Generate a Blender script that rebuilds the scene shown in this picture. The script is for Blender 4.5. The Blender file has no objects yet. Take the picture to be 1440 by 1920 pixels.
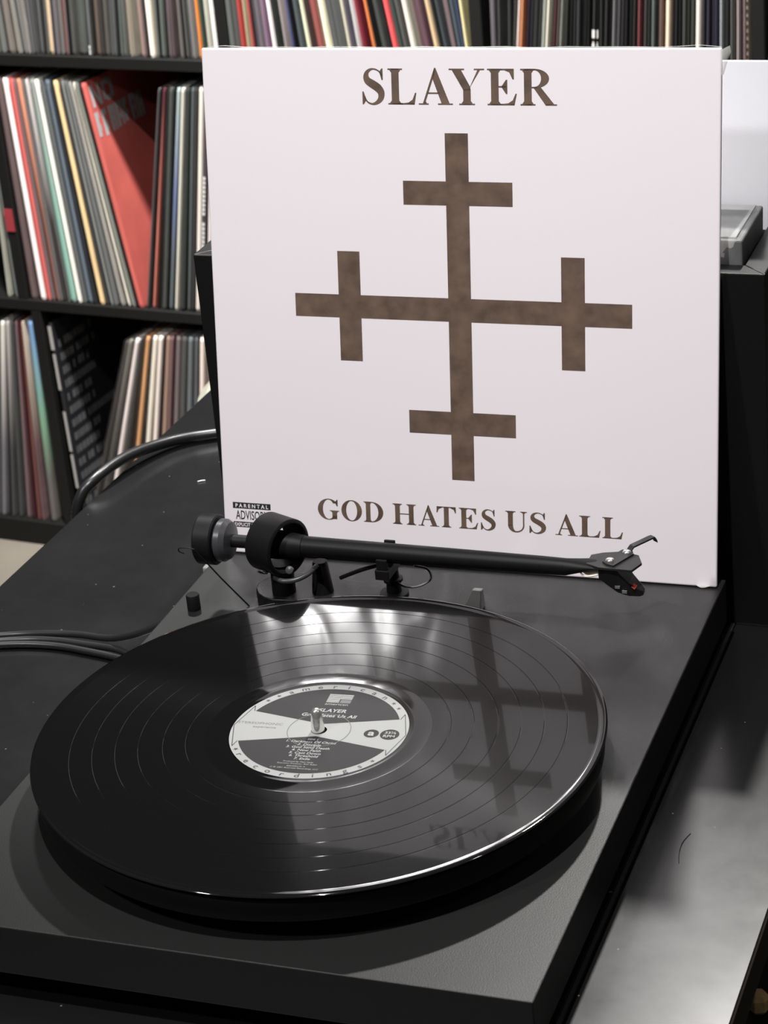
import bpy, bmesh, math, random
from mathutils import Vector, Matrix
random.seed(7)
SC = bpy.context.scene
COL = SC.collection
R = math.radians

# ------------------------------------------------------------------ camera
cam_d = bpy.data.cameras.new('camera')
cam = bpy.data.objects.new('camera', cam_d)
COL.objects.link(cam)
rx = Vector((0.94043764, 0.32884505, -0.08624369))
ry = Vector((0.06790333, -0.43026545, -0.90014487))
rz = Vector((-0.33311586, 0.84067388, -0.4269675))
cam.matrix_world = Matrix(((rx.x, -ry.x, -rz.x, 0.43671403), (rx.y, -ry.y, -rz.y, -0.9795104),
                           (rx.z, -ry.z, -rz.z, 0.65565064), (0, 0, 0, 1)))
cam_d.sensor_fit = 'HORIZONTAL'
cam_d.sensor_width = 36.0
cam_d.lens = 4432.194 / 1440 * 36
cam_d.clip_start = 0.05
cam_d.clip_end = 50
cam_d.dof.use_dof = True
cam_d.dof.focus_distance = 1.30
cam_d.dof.aperture_fstop = 38
SC.camera = cam

# ------------------------------------------------------------------ world, lights, exposure
W = bpy.data.worlds.new('room_ambient')
SC.world = W
W.use_nodes = True
W.node_tree.nodes['Background'].inputs[0].default_value = (1.0, 0.98, 0.97, 1)
W.node_tree.nodes['Background'].inputs[1].default_value = 0.05

def downlight(name, loc, aim, power, radius, spread, col):
    l = bpy.data.lights.new(name, 'AREA')
    l.shape = 'DISK'; l.size = radius * 2; l.energy = power; l.color = col; l.spread = R(spread)
    o = bpy.data.objects.new(name, l); COL.objects.link(o)
    o.location = loc
    o.rotation_euler = (Vector(aim) - Vector(loc)).to_track_quat('-Z', 'Y').to_euler()
    return o

downlight('ceiling_lamp_front', (-0.80, -1.10, 1.60), (0.0, 0.35, 0.1), 10, 0.06, 150, (1.0, 0.985, 0.975))
downlight('ceiling_lamp_middle', (0.10, -0.52, 2.20), (0.05, 0.25, 0.1), 16.5, 0.02, 110, (1.0, 0.985, 0.98))
downlight('ceiling_lamp_back', (0.03, 1.46, 1.60), (0.05, -0.1, -0.1), 5.2, 0.035, 70, (1.0, 0.98, 0.94))
downlight('ceiling_lamp_shelf', (-0.62, 1.14, 1.62), (-0.62, 1.75, -0.6), 50, 0.08, 110, (1.0, 0.985, 0.975))
downlight('side_fill_light', (1.55, -0.10, 1.60), (0.3, 0.1, 0.0), 1.0, 0.06, 120, (1.0, 0.97, 0.95))  # added fill, no source in view; lifts the right side of the plinth

vs = SC.view_settings
vs.view_transform = 'Standard'
vs.look = 'None'
vs.exposure = 0.34
vs.gamma = 1.0
vs.use_curve_mapping = False
SC.cycles.caustics_reflective = True
SC.cycles.blur_glossy = 0.1
SC.cycles.sample_clamp_indirect = 30.0

# ------------------------------------------------------------------ helpers
def lin(c):
    out = []
    for v in c[:3]:
        v = v / 255.0
        out.append(v / 12.92 if v <= 0.04045 else ((v + 0.055) / 1.055) ** 2.4)
    return tuple(out)

def P(m):
    return m.node_tree.nodes['Principled BSDF']

def setin(n, **kw):
    for k, v in kw.items():
        s = n.inputs[k.replace('_', ' ')]
        if isinstance(v, (tuple, list)) and len(v) == 3 and s.type == 'RGBA':
            v = (*v, 1)
        s.default_value = v

def mat(name, col, rough=0.5, spec=0.5, metal=0.0, coat=0.0, coat_rough=0.05, bump=0.0, bscale=300.0, var=0.0, vscale=40.0, stretch=(1, 1, 1)):
    """principled material with optional noise relief and colour variation (object space)"""
    m = bpy.data.materials.new(name)
    m.use_nodes = True
    nt = m.node_tree
    p = P(m)
    setin(p, Base_Color=col, Roughness=rough, Metallic=metal, Coat_Weight=coat, Coat_Roughness=coat_rough)
    p.inputs['Specular IOR Level'].default_value = spec
    if bump or var:
        tc = nt.nodes.new('ShaderNodeTexCoord')
        mp = nt.nodes.new('ShaderNodeMapping')
        mp.inputs['Scale'].default_value = stretch
        nt.links.new(tc.outputs['Object'], mp.inputs['Vector'])
        if bump:
            nz = nt.nodes.new('ShaderNodeTexNoise')
            setin(nz, Scale=bscale, Detail=3.0)
            nt.links.new(mp.outputs['Vector'], nz.inputs['Vector'])
            b = nt.nodes.new('ShaderNodeBump')
            setin(b, Strength=bump, Distance=0.001)
            nt.links.new(nz.outputs['Fac'], b.inputs['Height'])
            nt.links.new(b.outputs['Normal'], p.inputs['Normal'])
        if var:
            n2 = nt.nodes.new('ShaderNodeTexNoise')
            setin(n2, Scale=vscale, Detail=4.0)
            nt.links.new(mp.outputs['Vector'], n2.inputs['Vector'])
            r = nt.nodes.new('ShaderNodeValToRGB')
            r.color_ramp.elements[0].position = 0.3
            r.color_ramp.elements[1].position = 0.7
            r.color_ramp.elements[0].color = (*[c * (1 - var) for c in col], 1)
            r.color_ramp.elements[1].color = (*[min(1, c * (1 + var)) for c in col], 1)
            nt.links.new(n2.outputs['Fac'], r.inputs['Fac'])
            nt.links.new(r.outputs['Color'], p.inputs['Base Color'])
    return m

def link(o, parent=None, label=None, cat=None, group=None, kind=None):
    COL.objects.link(o)
    if parent is not None:
        o.parent = parent
    if label: o['label'] = label
    if cat: o['category'] = cat
    if group: o['group'] = group
    if kind: o['kind'] = kind
    return o

def empty(name, loc=(0, 0, 0), rot=(0, 0, 0), label=None, cat=None, group=None, kind=None):
    o = bpy.data.objects.new(name, None)
    o.empty_display_size = 0.05
    link(o, None, label, cat, group, kind)
    o.location = loc
    o.rotation_euler = rot
    return o

def build(name, bm, m, parent=None, smooth=None, bevel=0.0, seg=2, **tags):
    me = bpy.data.meshes.new(name)
    bmesh.ops.recalc_face_normals(bm, faces=bm.faces[:])
    bm.to_mesh(me)
    bm.free()
    me.materials.append(m)
    o = bpy.data.objects.new(name, me)
    link(o, parent, **tags)
    if smooth is not None:
        for p in me.polygons:
            p.use_smooth = True
        me.set_sharp_from_angle(angle=R(smooth))
    if bevel:
        b = o.modifiers.new('bevel', 'BEVEL')
        b.width = bevel; b.segments = seg; b.limit_method = 'ANGLE'; b.angle_limit = R(40)
        b.harden_normals = False
    return o

def box(bm, x0, x1, y0, y1, z0, z1, M=None):
    vs_ = [bm.verts.new((x, y, z)) for z in (z0, z1) for y in (y0, y1) for x in (x0, x1)]
    for f in ((0, 2, 3, 1), (4, 5, 7, 6), (0, 1, 5, 4), (2, 6, 7, 3), (0, 4, 6, 2), (1, 3, 7, 5)):
        bm.faces.new([vs_[i] for i in f])
    if M is not None:
        bmesh.ops.transform(bm, matrix=M, verts=vs_)
    return bm

def lathe(bm, prof, seg=64, M=None, closed=False):
    """prof: (r, z) list spun round z; r = 0 ends become poles"""
    rings = []
    allv = []
    for r, z in prof:
        if r < 1e-7:
            ring = [bm.verts.new((0, 0, z))]
        else:
            ring = [bm.verts.new((r * math.cos(2 * math.pi * i / seg), r * math.sin(2 * math.pi * i / seg), z)) for i in range(seg)]
        rings.append(ring); allv += ring
    pairs = list(zip(rings[:-1], rings[1:]))
    if closed:
        pairs.append((rings[-1], rings[0]))
    for a, b in pairs:
        for i in range(seg):
            j = (i + 1) % seg
            if len(a) == 1 and len(b) == 1: continue
            if len(a) == 1: bm.faces.new((a[0], b[i], b[j]))
            elif len(b) == 1: bm.faces.new((a[i], a[j], b[0]))
            else: bm.faces.new((a[i], a[j], b[j], b[i]))
    if M is not None:
        bmesh.ops.transform(bm, matrix=M, verts=allv)
    return bm

AX = Matrix(((0, 0, 1, 0), (0, 1, 0, 0), (-1, 0, 0, 0), (0, 0, 0, 1)))   # z axis -> x axis

def smooth_path(pts, n=8):
    pts = [Vector(p) for p in pts]
    out = []
    for i in range(len(pts) - 1):
        p0 = pts[max(i - 1, 0)]; p1 = pts[i]; p2 = pts[i + 1]; p3 = pts[min(i + 2, len(pts) - 1)]
        for k in range(n):
            t = k / n
            out.append(0.5 * ((2 * p1) + (p2 - p0) * t + (2 * p0 - 5 * p1 + 4 * p2 - p3) * t * t + (3 * p1 - p0 - 3 * p2 + p3) * t ** 3))
    out.append(pts[-1])
    return out

def tube(bm, pts, rad, seg=10, n=8, smoothed=True):
    path = smooth_path(pts, n) if smoothed else [Vector(p) for p in pts]
    rings = []
    up = Vector((0.13, 0.21, 0.97))
    for i, p in enumerate(path):
        t = (path[min(i + 1, len(path) - 1)] - path[max(i - 1, 0)]).normalized()
        a = t.cross(up)
        if a.length < 1e-3: a = t.cross(Vector((1, 0, 0)))
        a.normalize(); b = t.cross(a)
        r = rad[min(i * len(rad) // len(path), len(rad) - 1)] if isinstance(rad, (list, tuple)) else rad
        rings.append([bm.verts.new(p + a * r * math.cos(2 * math.pi * k / seg) + b * r * math.sin(2 * math.pi * k / seg)) for k in range(seg)])
    for a, b in zip(rings[:-1], rings[1:]):
        for k in range(seg):
            bm.faces.new((a[k], a[(k + 1) % seg], b[(k + 1) % seg], b[k]))
    bm.faces.new(rings[0]); bm.faces.new(list(reversed(rings[-1])))
    return bm

def prism(bm, pts, z0, z1, M=None):
    lo = [bm.verts.new((x, y, z0)) for x, y in pts]
    hi = [bm.verts.new((x, y, z1)) for x, y in pts]
    n = len(pts)
    bm.faces.new(hi); bm.faces.new(list(reversed(lo)))
    for i in range(n):
        bm.faces.new((lo[i], lo[(i + 1) % n], hi[(i + 1) % n], hi[i]))
    if M is not None:
        bmesh.ops.transform(bm, matrix=M, verts=lo + hi)
    return bm

def flat(bm, pts, z=0.0):
    return bm.faces.new([bm.verts.new((x, y, z)) for x, y in pts])

# ------------------------------------------------------------------ materials
BLK = mat('satin black lacquer', (0.005, 0.005, 0.0052), 0.42, 0.34, bump=0.06, bscale=900)
PLINTH = mat('satin black painted board', (0.0075, 0.0077, 0.0075), 0.46, 0.40, bump=0.10, bscale=1400)
ARM = mat('black anodised metal', (0.007, 0.007, 0.0075), 0.44, 0.14)
HEAD = mat('black painted plate', (0.016, 0.016, 0.0165), 0.4, 0.4)
ARMD = mat('matte black moulding', (0.007, 0.007, 0.007), 0.5, 0.16)
CHROME = mat('polished steel', (0.80, 0.79, 0.77), 0.2, 0.5, 0.88)
DIAL = mat('grey dial ring', (0.040, 0.040, 0.044), 0.32, 0.4)
RUBBER = mat('black cable rubber', (0.013, 0.013, 0.014), 0.34, 0.5)

# ------------------------------------------------------------------ the room
FZ = -0.8329
TZ = -0.0435
M_FLOOR = mat('beige floor covering', (0.15, 0.133, 0.107), 0.7, 0.3, bump=0.2, bscale=200, var=0.16, vscale=7)
M_WALL = mat('dark grey wall paint', (0.045, 0.045, 0.047), 0.8, 0.2, bump=0.05, bscale=150)
bm = bmesh.new(); box(bm, -3.2, 2.8, -3.0, 2.4, FZ - 0.05, FZ)
build('floor', bm, M_FLOOR, kind='structure', label='beige floor in front of the record shelves')
bm = bmesh.new(); box(bm, -3.2, 2.8, 2.35, 2.45, FZ, 2.35)
build('wall_back', bm, M_WALL, kind='structure', label='dark wall behind the black record shelves')

M_SIDE = mat('pale grey wall paint', (0.32, 0.32, 0.315), 0.8, 0.2, bump=0.05, bscale=150)
bm = bmesh.new(); box(bm, -3.25, -3.2, -3.0, 2.45, FZ, 2.35)
build('wall_left', bm, M_SIDE, kind='structure', label='pale side wall beside the record shelves')
bm = bmesh.new(); box(bm, 2.8, 2.85, -3.0, 2.45, FZ, 2.35)
build('wall_right', bm, M_SIDE, kind='structure', label='pale wall on the open side of the room')

# ------------------------------------------------------------------ table
def table_material():
    m = mat('glossy black tabletop', (0.009, 0.009, 0.0092), 0.27, 0.78)
    nt = m.node_tree; p = P(m)
    tc = nt.nodes.new('ShaderNodeTexCoord')
    nz = nt.nodes.new('ShaderNodeTexNoise'); setin(nz, Scale=14.0, Detail=6.0, Roughness=0.7)
    nt.links.new(tc.outputs['Object'], nz.inputs['Vector'])
    mr = nt.nodes.new('ShaderNodeMapRange'); setin(mr, From_Min=0.3, From_Max=0.7, To_Min=0.21, To_Max=0.25)
    nt.links.new(nz.outputs['Fac'], mr.inputs['Value']); nt.links.new(mr.outputs['Result'], p.inputs['Roughness'])
    vo = nt.nodes.new('ShaderNodeTexVoronoi'); setin(vo, Scale=95.0)
    nt.links.new(tc.outputs['Object'], vo.inputs['Vector'])
    n3 = nt.nodes.new('ShaderNodeTexNoise'); setin(n3, Scale=60.0)
    nt.links.new(tc.outputs['Object'], n3.inputs['Vector'])
    ad = nt.nodes.new('ShaderNodeMath'); ad.operation = 'MULTIPLY_ADD'
    nt.links.new(n3.outputs['Fac'], ad.inputs[0]); ad.inputs[1].default_value = 0.25
    nt.links.new(vo.outputs['Distance'], ad.inputs[2])
    lt = nt.nodes.new('ShaderNodeMath'); lt.operation = 'LESS_THAN'; lt.inputs[1].default_value = 0.155
    nt.links.new(ad.outputs[0], lt.inputs[0])
    mx = nt.nodes.new('ShaderNodeMix'); mx.data_type = 'RGBA'
    mx.inputs[6].default_value = (0.006, 0.006, 0.0062, 1); mx.inputs[7].default_value = (0.10, 0.10, 0.095, 1)
    nt.links.new(lt.outputs[0], mx.inputs[0]); nt.links.new(mx.outputs[2], p.inputs['Base Color'])
    return m
M_TABLE = table_material()
M_TEDGE = mat('dark brown table edge band', (0.010, 0.008, 0.007), 0.85, 0.05)
tb = empty('table', (0, 0, FZ), label='black table carrying the turntable and the record crate', cat='table')
def tpart(name, bm, m, bevel=0.0): return build(name, bm, m, tb, bevel=bevel)
D = -FZ
bm = bmesh.new()
prism(bm, [(-0.345, -0.34), (0.1585, -0.34), (0.1585, 0.72), (-0.3185, 0.72)], TZ - 0.020 + D, TZ + D)
tpart('tabletop', bm, M_TABLE, 0.001)
bm = bmesh.new(); box(bm, 0.1612, 0.2375, -0.34, 0.72, TZ - 0.020 + D, TZ + D)
tpart('side_leaf', bm, M_TABLE, 0.0006)
bm = bmesh.new(); box(bm, 0.1588, 0.1608, -0.34, 0.72, TZ - 0.020 + D, TZ + 0.0006 + D)
tpart('seam_strip', bm, mat('lighter grey seam strip', (0.055, 0.055, 0.052), 0.4, 0.5))  # grey strip, lighter than the boards beside it
bm = bmesh.new(); box(bm, 0.2376, 0.2386, -0.34, 0.72, TZ - 0.021 + D, TZ - 0.0003 + D)
tpart('edge_band', bm, M_TEDGE)
for x0, x1 in ((-0.31, -0.27), (0.19, 0.23)):
    for y0, y1 in ((-0.31, -0.27), (0.65, 0.69)):
        bm = bmesh.new(); box(bm, x0, x1, y0, y1, 0, TZ - 0.0202 + D)
        tpart('leg', bm, BLK, 0.002)

# ------------------------------------------------------------------ record shelves (cube unit)
SO = Vector((-1.14344973, 1.76123521, -0.44490969))
SYAW = -0.09157365
SM = Matrix.Translation(SO) @ Matrix.Rotation(SYAW, 4, 'Z')     # x: along the shelf, y: into it, z: up from the middle board
M_SHELF = mat('black laminate shelf board', (0.0065, 0.0065, 0.006), 0.6, 0.2, bump=0.05, bscale=300)
PT = 0.350
BT = 0.016
shelf = empty('record_shelf', label='tall black cube shelf unit packed with vinyl records', cat='shelf')
shelf.matrix_world = Matrix.Translation((0, 0, FZ - SO.z)) @ SM
SZ = SO.z - FZ
def spart(name, x0, x1, y0, y1, z0, z1):
    bm = bmesh.new(); box(bm, x0, x1, y0, y1, z0 + SZ, z1 + SZ)
    return build(name, bm, M_SHELF, shelf, bevel=0.0012, seg=1)
XL, XR = -PT - 0.030, 4 * PT + 0.030
for k in (0, 1, 2, 3):
    spart('shelf_board', XL, XR, 0, 0.385, k * PT - BT, k * PT)
spart('bottom_board', XL, XR, -0.001, 0.385, -PT - 0.038, -PT)
spart('top_board', XL, XR, -0.001, 0.385, 4 * PT - BT, 4 * PT + 0.022)
for x0, x1 in ((XL - 0.038, XL), (XR, XR + 0.038)):
    spart('side_panel', x0, x1, -0.001, 0.385, -PT - 0.038, 4 * PT + 0.022)
mid_div = None
for k in range(-1, 4):
    for j in range(0, 4):
        s = j * PT + (-0.017 if (k == 0 and j == 0) else 0.0)
        o = spart('divider', s - BT / 2, s + BT / 2, 0.0005, 0.38, k * PT, (k + 1) * PT - BT)
        if k == 0 and j == 0: mid_div = o
bm = bmesh.new(); box(bm, -0.0245, -0.0110, -0.0012, 0.0, 0.100 + SZ, 0.132 + SZ)
build('red_sticker', bm, mat('red paper sticker', lin((140, 48, 54)), 0.5), mid_div, label='small red sticker')

# ------------------------------------------------------------------ records on the shelves
TOP = '''12.7 2.98 6.8 75,75,72
26.7 -0.18 10.1 104,98,92
38 -1.8 3.4 122,118,110
47.6 -3.4 9.2 82,80,78
53.2 -1.91 3.4 118,112,106
59.6 -0.44 9.2 52,48,53
65.3 4.81 10 72,72,72
74.6 3.98 3.3 92,94,94
77.8 4.71 4.2 46,46,46
88.2 2.36 9.1 120,118,112/178,158,132
94.7 3.06 5 52,48,53
98.7 3.78 4.1 96,92,97
103.5 4.49 6.6 68,60,56
112.1 2.92 8.2 114,90,68/92,62,58
117.5 4.37 3.3 32,32,32
124.3 3.57 6.6 74,74,71
136.5 4.21 14.7 74,76,73
149.5 4.1 3.3 97,99,99
153.6 4.07 4.1 44,44,42
161.1 3.26 7.3 86,76,69
168.3 3.95 6.5 54,52,50
174.8 3.89 6.5 80,78,73
181.1 4.58 4.8 62,62,62
185.8 5.28 5.6 72,72,72
190.6 5.24 4 48,48,48
195.5 5.19 3.2 100,105,102
201.1 5.15 5.6 100,100,95
210.7 2.11 5.6 155,144,130
215.1 3.55 5.6 70,78,80/125,120,108
229 -0.27 8.8 168,168,168/128,110,104
234.8 1.91 5.6 54,50,52
242.2 1.11 5.6 220,212,198
247.5 1.8 4 132,126,112
251.3 2.51 4 95,98,95
254.1 3.96 3.2 38,38,38
258.8 3.92 7.1 86,91,86
263.4 4.61 3.2 52,52,50
268.1 4.57 3.9 116,104,108
274.5 4.52 7.1 84,80,104/82,72,72
286.6 0.75 4.7 108,104,101
290.3 1.45 3.1 38,38,38
294 2.15 4.7 92,92,90
298.7 2.11 3.9 28,28,28
304.2 2.07 5.5 104,102,100
313.3 0.53 4.7 208,132,66
319.5 0.48 6.2 60,72,66
327.1 1.15 7 152,151,139
337.7 -0.4 7 208,203,197
357.4 0.9 2.3 108,111,108
366.9 0.09 11.5 58,60,58
377.7 -2.18 4.6 152,66,60
384.6 -2.23 6.1 152,147,122
390.5 0.62 6.9 110,80,70/160,78,70
394.8 1.31 3.1 58,46,52
403 -2.38 4.6 92,84,92
412.4 -3.18 6.8 112,92,107
422.8 -4.7 7.6 218,208,207
428.6 -1.86 6.8 54,57,54
439.5 -2.67 3.8 132,124,122
449.1 -4.18 6 74,77,104
453.9 -2.78 3 28,28,30
462 -4.28 6.7 72,78,78
472.6 -6.5 7.4 198,198,172
476.7 -3.67 3.7 74,60,58
488.6 -7.33 8.9 118,71,66
499.5 -6.7 8.1 217,213,182
507.4 -6.05 7.4 140,122,112/80,80,78
515.3 -5.4 5.9 180,170,155/60,62,62
528.2 -6.2 5.9 178,172,152
532.1 -4.81 5.9 90,86,94
541.5 -6.3 2.9 184,184,182
547.1 -5.63 4.4 155,84,72/130,60,68
553 -5.68 3.6 84,30,38
562.3 -8.55 6.5 198,122,76
566.8 -7.19 5.1 32,33,33
576.6 -7.96 8.6 62,63,61
585.7 -8.72 3.6 34,34,34
592.2 -8.76 5 198,86,86
599.5 -8.82 6.4 58,63,60
606.4 -8.17 2.8 88,88,85
611.5 -8.21 4.3 52,50,48
616.6 -8.24 5.7 198,188,178
623.1 -8.29 5.7 85,88,75
627.8 -7.63 2.8 118,102,98
635.3 -8.38 9.2 84,64,70
647.8 -9.15 6.3 178,157,127
653.9 -8.51 5.6 34,37,37
659.6 -8.55 4.2 66,69,71
670.3 -8.63 9.1 98,85,86
676.1 -7.29 2.8 40,38,40
677.9 -5.23 3.5 86,96,101
683.2 -5.96 4.2 70,78,106
695.9 -7.43 11.1 207,197,152
719.1 -0.71 8.3 90,86,90
727.2 -0.09 2.8 86,87,86
738.6 5.98 5.5 57,58,57
744.1 5.93 3.4 64,64,64
748.6 6.56 3.4 208,200,194
753.1 7.19 4.1 190,105,98/182,125,90
760.7 5.77 5.5 46,44,62
765.5 5.73 4.1 62,61,64
770.3 5.68 4.8 57,57,57
776.8 4.94 4.8 66,66,66
780.2 7.6 4.7 166,171,167
785.3 6.88 4.1 208,203,188
791.5 5.48 3.4 78,78,71
794.5 7.46 5.4 132,66,66/100,70,70
799.6 6.75 2.7 118,112,110
802.7 6.05 4 153,155,143
810.2 4.63 4.7 62,64,62
816.3 4.58 4 54,55,55
821 4.53 4 66,66,65
826.4 4.48 5.4 84,80,78/58,60,60
832.9 3.75 3.4 44,44,44
835.2 4.4 4 58,58,56
839.9 4.36 3.3 46,46,46
845.7 3.63 4.7 56,56,55
851 3.58 3.3 42,42,42
854.7 4.22 6 64,65,63
861.7 3.49 4 58,60,58
867.1 3.44 3.3 38,39,42
869.9 5.41 5.3 200,192,192/142,140,142
876.3 4.69 3.3 92,90,92
882 3.97 4 70,70,72
886.6 3.92 4 58,58,60
892.3 3.2 3.3 46,46,46
896.3 3.17 3.9 66,66,66
899.2 3.81 2.6 32,32,32
902.8 4.44 5.9 92,72,72/120,72,74
910.8 3.03 3.9 74,74,72
915.4 2.99 3.3 60,60,60
920.7 2.94 5.9 90,95,92
926 2.89 2.6 50,50,50
929.5 3.52 5.2 130,136,132/110,92,86
938 3.45 7.1 203,187,167
944.9 2.72 2.6 44,36,36
948.2 2.69 3.9 58,58,60
952.7 2.65 3.2 42,42,42
957.9 2.6 5.8 70,71,68
963.8 2.54 3.9 54,54,52
968.3 2.5 3.9 70,72,68
975 3.1 7.7 198,191,182
982.5 2.37 3.8 50,50,54
987.7 2.32 4.5 60,58,66
993.3 1.61 3.8 88,76,88/66,64,74
996.7 2.24 3.8 70,66,80
1003.8 2.17 3.8 155,159,159
1010.6 1.45 3.8 48,50,50
1015.7 1.41 3.2 112,112,110
1019.5 1.37 3.8 62,62,60
1024 1.33 5.1 143,133,131
1027.8 1.3 1.9 70,62,62
1031.6 1.26 4.4 153,134,138
1036.1 1.22 5.1 166,156,141
1054.1 6.25 3.1 122,122,120'''
MIDL = '''-42.5 5.34 4.5 150,150,138
-28.1 3.66 5.4 104,107,104
-18.3 4.06 11.6 46,46,44'''
MIDR = '''-0.4 -1.54 9.8 92,79,77
14.8 -1.34 8.9 218,208,206
24.6 -1.41 8 178,72,66
31.7 -1.46 3.5 104,92,92
38.8 -1.83 6.2 188,128,102/104,68,58
44.1 -1.55 4.4 70,64,62
49.4 -1.43 3.5 184,178,174/60,56,56
63.5 -2.47 9.6 125,128,123/116,152,140
75 -3.18 5.2 218,214,202
82 -3.23 5.2 48,53,53
91.7 -3.3 9.6 90,98,106
99.6 -3.51 3.5 46,48,50
111 -4.37 6.9 197,172,132
118.9 -4.58 4.3 60,60,60
125.9 -5.1 4.3 102,102,99
132 -5.29 6 62,64,64
142.5 -6.14 4.3 132,129,123
153.1 -6.99 3.4 192,187,174
161 -7.66 5.1 108,110,103
167.4 -7.85 2.6 30,32,30'''
RED = '''173.3 -7.88 7.6 208,106,91'''
MIDR2 = '''183 11.53 3.3 92,90,90
192.2 11.17 4.2 100,60,66/190,120,106
199.8 10.81 5 26,24,26
209 10.16 6.6 74,77,74
214 10.26 3.3 26,26,26
219 10.22 7.5 150,160,158/105,115,145/92,98,100
228.1 9.85 5 206,203,190
237.3 9.34 9.1 56,59,57
246.4 8.97 5 90,95,95
253 8.77 4.9 60,58,58
259.6 8.71 7.4 207,199,189
267.9 8.64 7.4 70,66,70
276.9 8.56 6.6 202,192,187'''
BOTL = '''-125.6 10.22 7.6 70,70,70
-114.3 9.96 9.4 203,198,190/112,110,114
-105.8 9.25 2.8 60,58,60
-97.3 8.36 4.7 176,170,165/80,80,80
-85 7.28 5.7 72,73,72
-72.7 6.02 4.7 118,98,100
-63.2 5.11 3.8 72,44,46
-52.8 4.19 9.4 112,76,70
-45.3 4.14 3.8 192,182,166/110,90,90
-28.2 2.32 11.2 110,136,168/116,148,124/96,93,89'''
BOTR0 = '''26 -1.21 6.5 190,182,168/112,110,104'''
BOTR = '''35.5 19.69 5.2 78,72,72
48.1 18.54 6.9 120,118,110/78,76,76
65.1 17.33 11.3 210,200,196
78.6 16.14 6.1 60,65,68
100.3 13.93 9.6 192,147,107
109.7 13.29 3.5 40,38,36
120.3 12.45 7.9 214,207,194
134.4 11.57 7.9 214,205,197
141.8 11.13 2.6 60,50,50
149.1 10.87 8.7 143,121,108
158.3 10.41 4.4 126,101,102
170.2 9.93 8.7 110,101,99
181.7 9.64 10.4 79,79,77
194.4 9.15 8.7 101,105,106
205.4 8.67 6.9 88,90,92
217.1 8.18 7.8 216,202,192'''

def spine_mat(cols):
    cols = [tuple(min(0.88, (v ** 1.13) * 1.3) for v in lin(c)) for c in cols]
    m = bpy.data.materials.new('printed card sleeve')
    m.use_nodes = True
    nt = m.node_tree; p = P(m)
    setin(p, Roughness=0.5); p.inputs['Specular IOR Level'].default_value = 0.2
    tc = nt.nodes.new('ShaderNodeTexCoord')
    sep = nt.nodes.new('ShaderNodeSeparateXYZ'); nt.links.new(tc.outputs['Object'], sep.inputs[0])
    nz = nt.nodes.new('ShaderNodeTexNoise'); setin(nz, Scale=22.0, Detail=5.0)
    oi = nt.nodes.new('ShaderNodeObjectInfo')
    va = nt.nodes.new('ShaderNodeVectorMath'); va.operation = 'MULTIPLY_ADD'
    nt.links.new(oi.outputs['Location'], va.inputs[0]); va.inputs[1].default_value = (9, 9, 9)
    nt.links.new(tc.outputs['Object'], va.inputs[2])
    nt.links.new(va.outputs[0], nz.inputs['Vector'])
    if len(cols) == 1:
        a = nt.nodes.new('ShaderNodeRGB'); a.outputs[0].default_value = (*cols[0], 1); src = a.outputs[0]
    else:
        mr = nt.nodes.new('ShaderNodeMath'); mr.operation = 'MULTIPLY_ADD'
        mr.inputs[1].default_value = -1 / 0.315; mr.inputs[2].default_value = 1.0
        nt.links.new(sep.outputs['Z'], mr.inputs[0])
        w = nt.nodes.new('ShaderNodeMath'); w.operation = 'MULTIPLY_ADD'
        nt.links.new(nz.outputs['Fac'], w.inputs[0]); w.inputs[1].default_value = 0.35
        nt.links.new(mr.outputs[0], w.inputs[2])
        rp = nt.nodes.new('ShaderNodeValToRGB')
        e = rp.color_ramp.elements
        while len(e) < len(cols): e.new(0.5)
        # cell tops are seen from their lower third in the upper row, so the stops sit low
        for i, c in enumerate(cols):
            e[i].position = 0.22 + 0.96 * i / len(cols) + (0.1 if i else 0); e[i].color = (*c, 1)
        nt.links.new(w.outputs[0], rp.inputs['Fac']); src = rp.outputs['Color']
    mr2 = nt.nodes.new('ShaderNodeMapRange'); setin(mr2, From_Min=0.25, From_Max=0.75, To_Min=0.72, To_Max=1.22)
    nt.links.new(nz.outputs['Fac'], mr2.inputs['Value'])
    mx = nt.nodes.new('ShaderNodeVectorMath'); mx.operation = 'SCALE'
    nt.links.new(src, mx.inputs[0]); nt.links.new(mr2.outputs['Result'], mx.inputs['Scale'])
    nt.links.new(mx.outputs[0], p.inputs['Base Color'])
    return m

def lp_mesh():
    """one sleeve, 1 unit thick in x: rounded spine towards -y, slightly bowed covers, open mouth at the back"""
    bm = bmesh.new()
    prof = [(-0.5, 0.004), (-0.36, 0.0012), (-0.12, 0.0), (0.12, 0.0), (0.36, 0.0012), (0.5, 0.004), (0.54, 0.16), (0.5, 0.315), (-0.5, 0.315), (-0.54, 0.16)]
    lv = []
    for z, k in ((0.0, 0.90), (0.004, 1.0), (0.157, 1.03), (0.311, 1.0), (0.315, 0.90)):
        lv.append([bm.verts.new((x * k, y + (0.0012 if k < 0.95 and y < 0.01 else 0), z)) for x, y in prof])
    n = len(prof)
    for a, b in zip(lv[:-1], lv[1:]):
        for i in range(n):
            bm.faces.new((a[i], a[(i + 1) % n], b[(i + 1) % n], b[i]))
    bm.faces.new(list(reversed(lv[0]))); bm.faces.new(lv[-1])
    bmesh.ops.recalc_face_normals(bm, faces=bm.faces[:])
    me = bpy.data.meshes.new('record_sleeve'); bm.to_mesh(me); bm.free()
    me.materials.append(BLK)
    return me
LP = lp_mesh()

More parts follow.
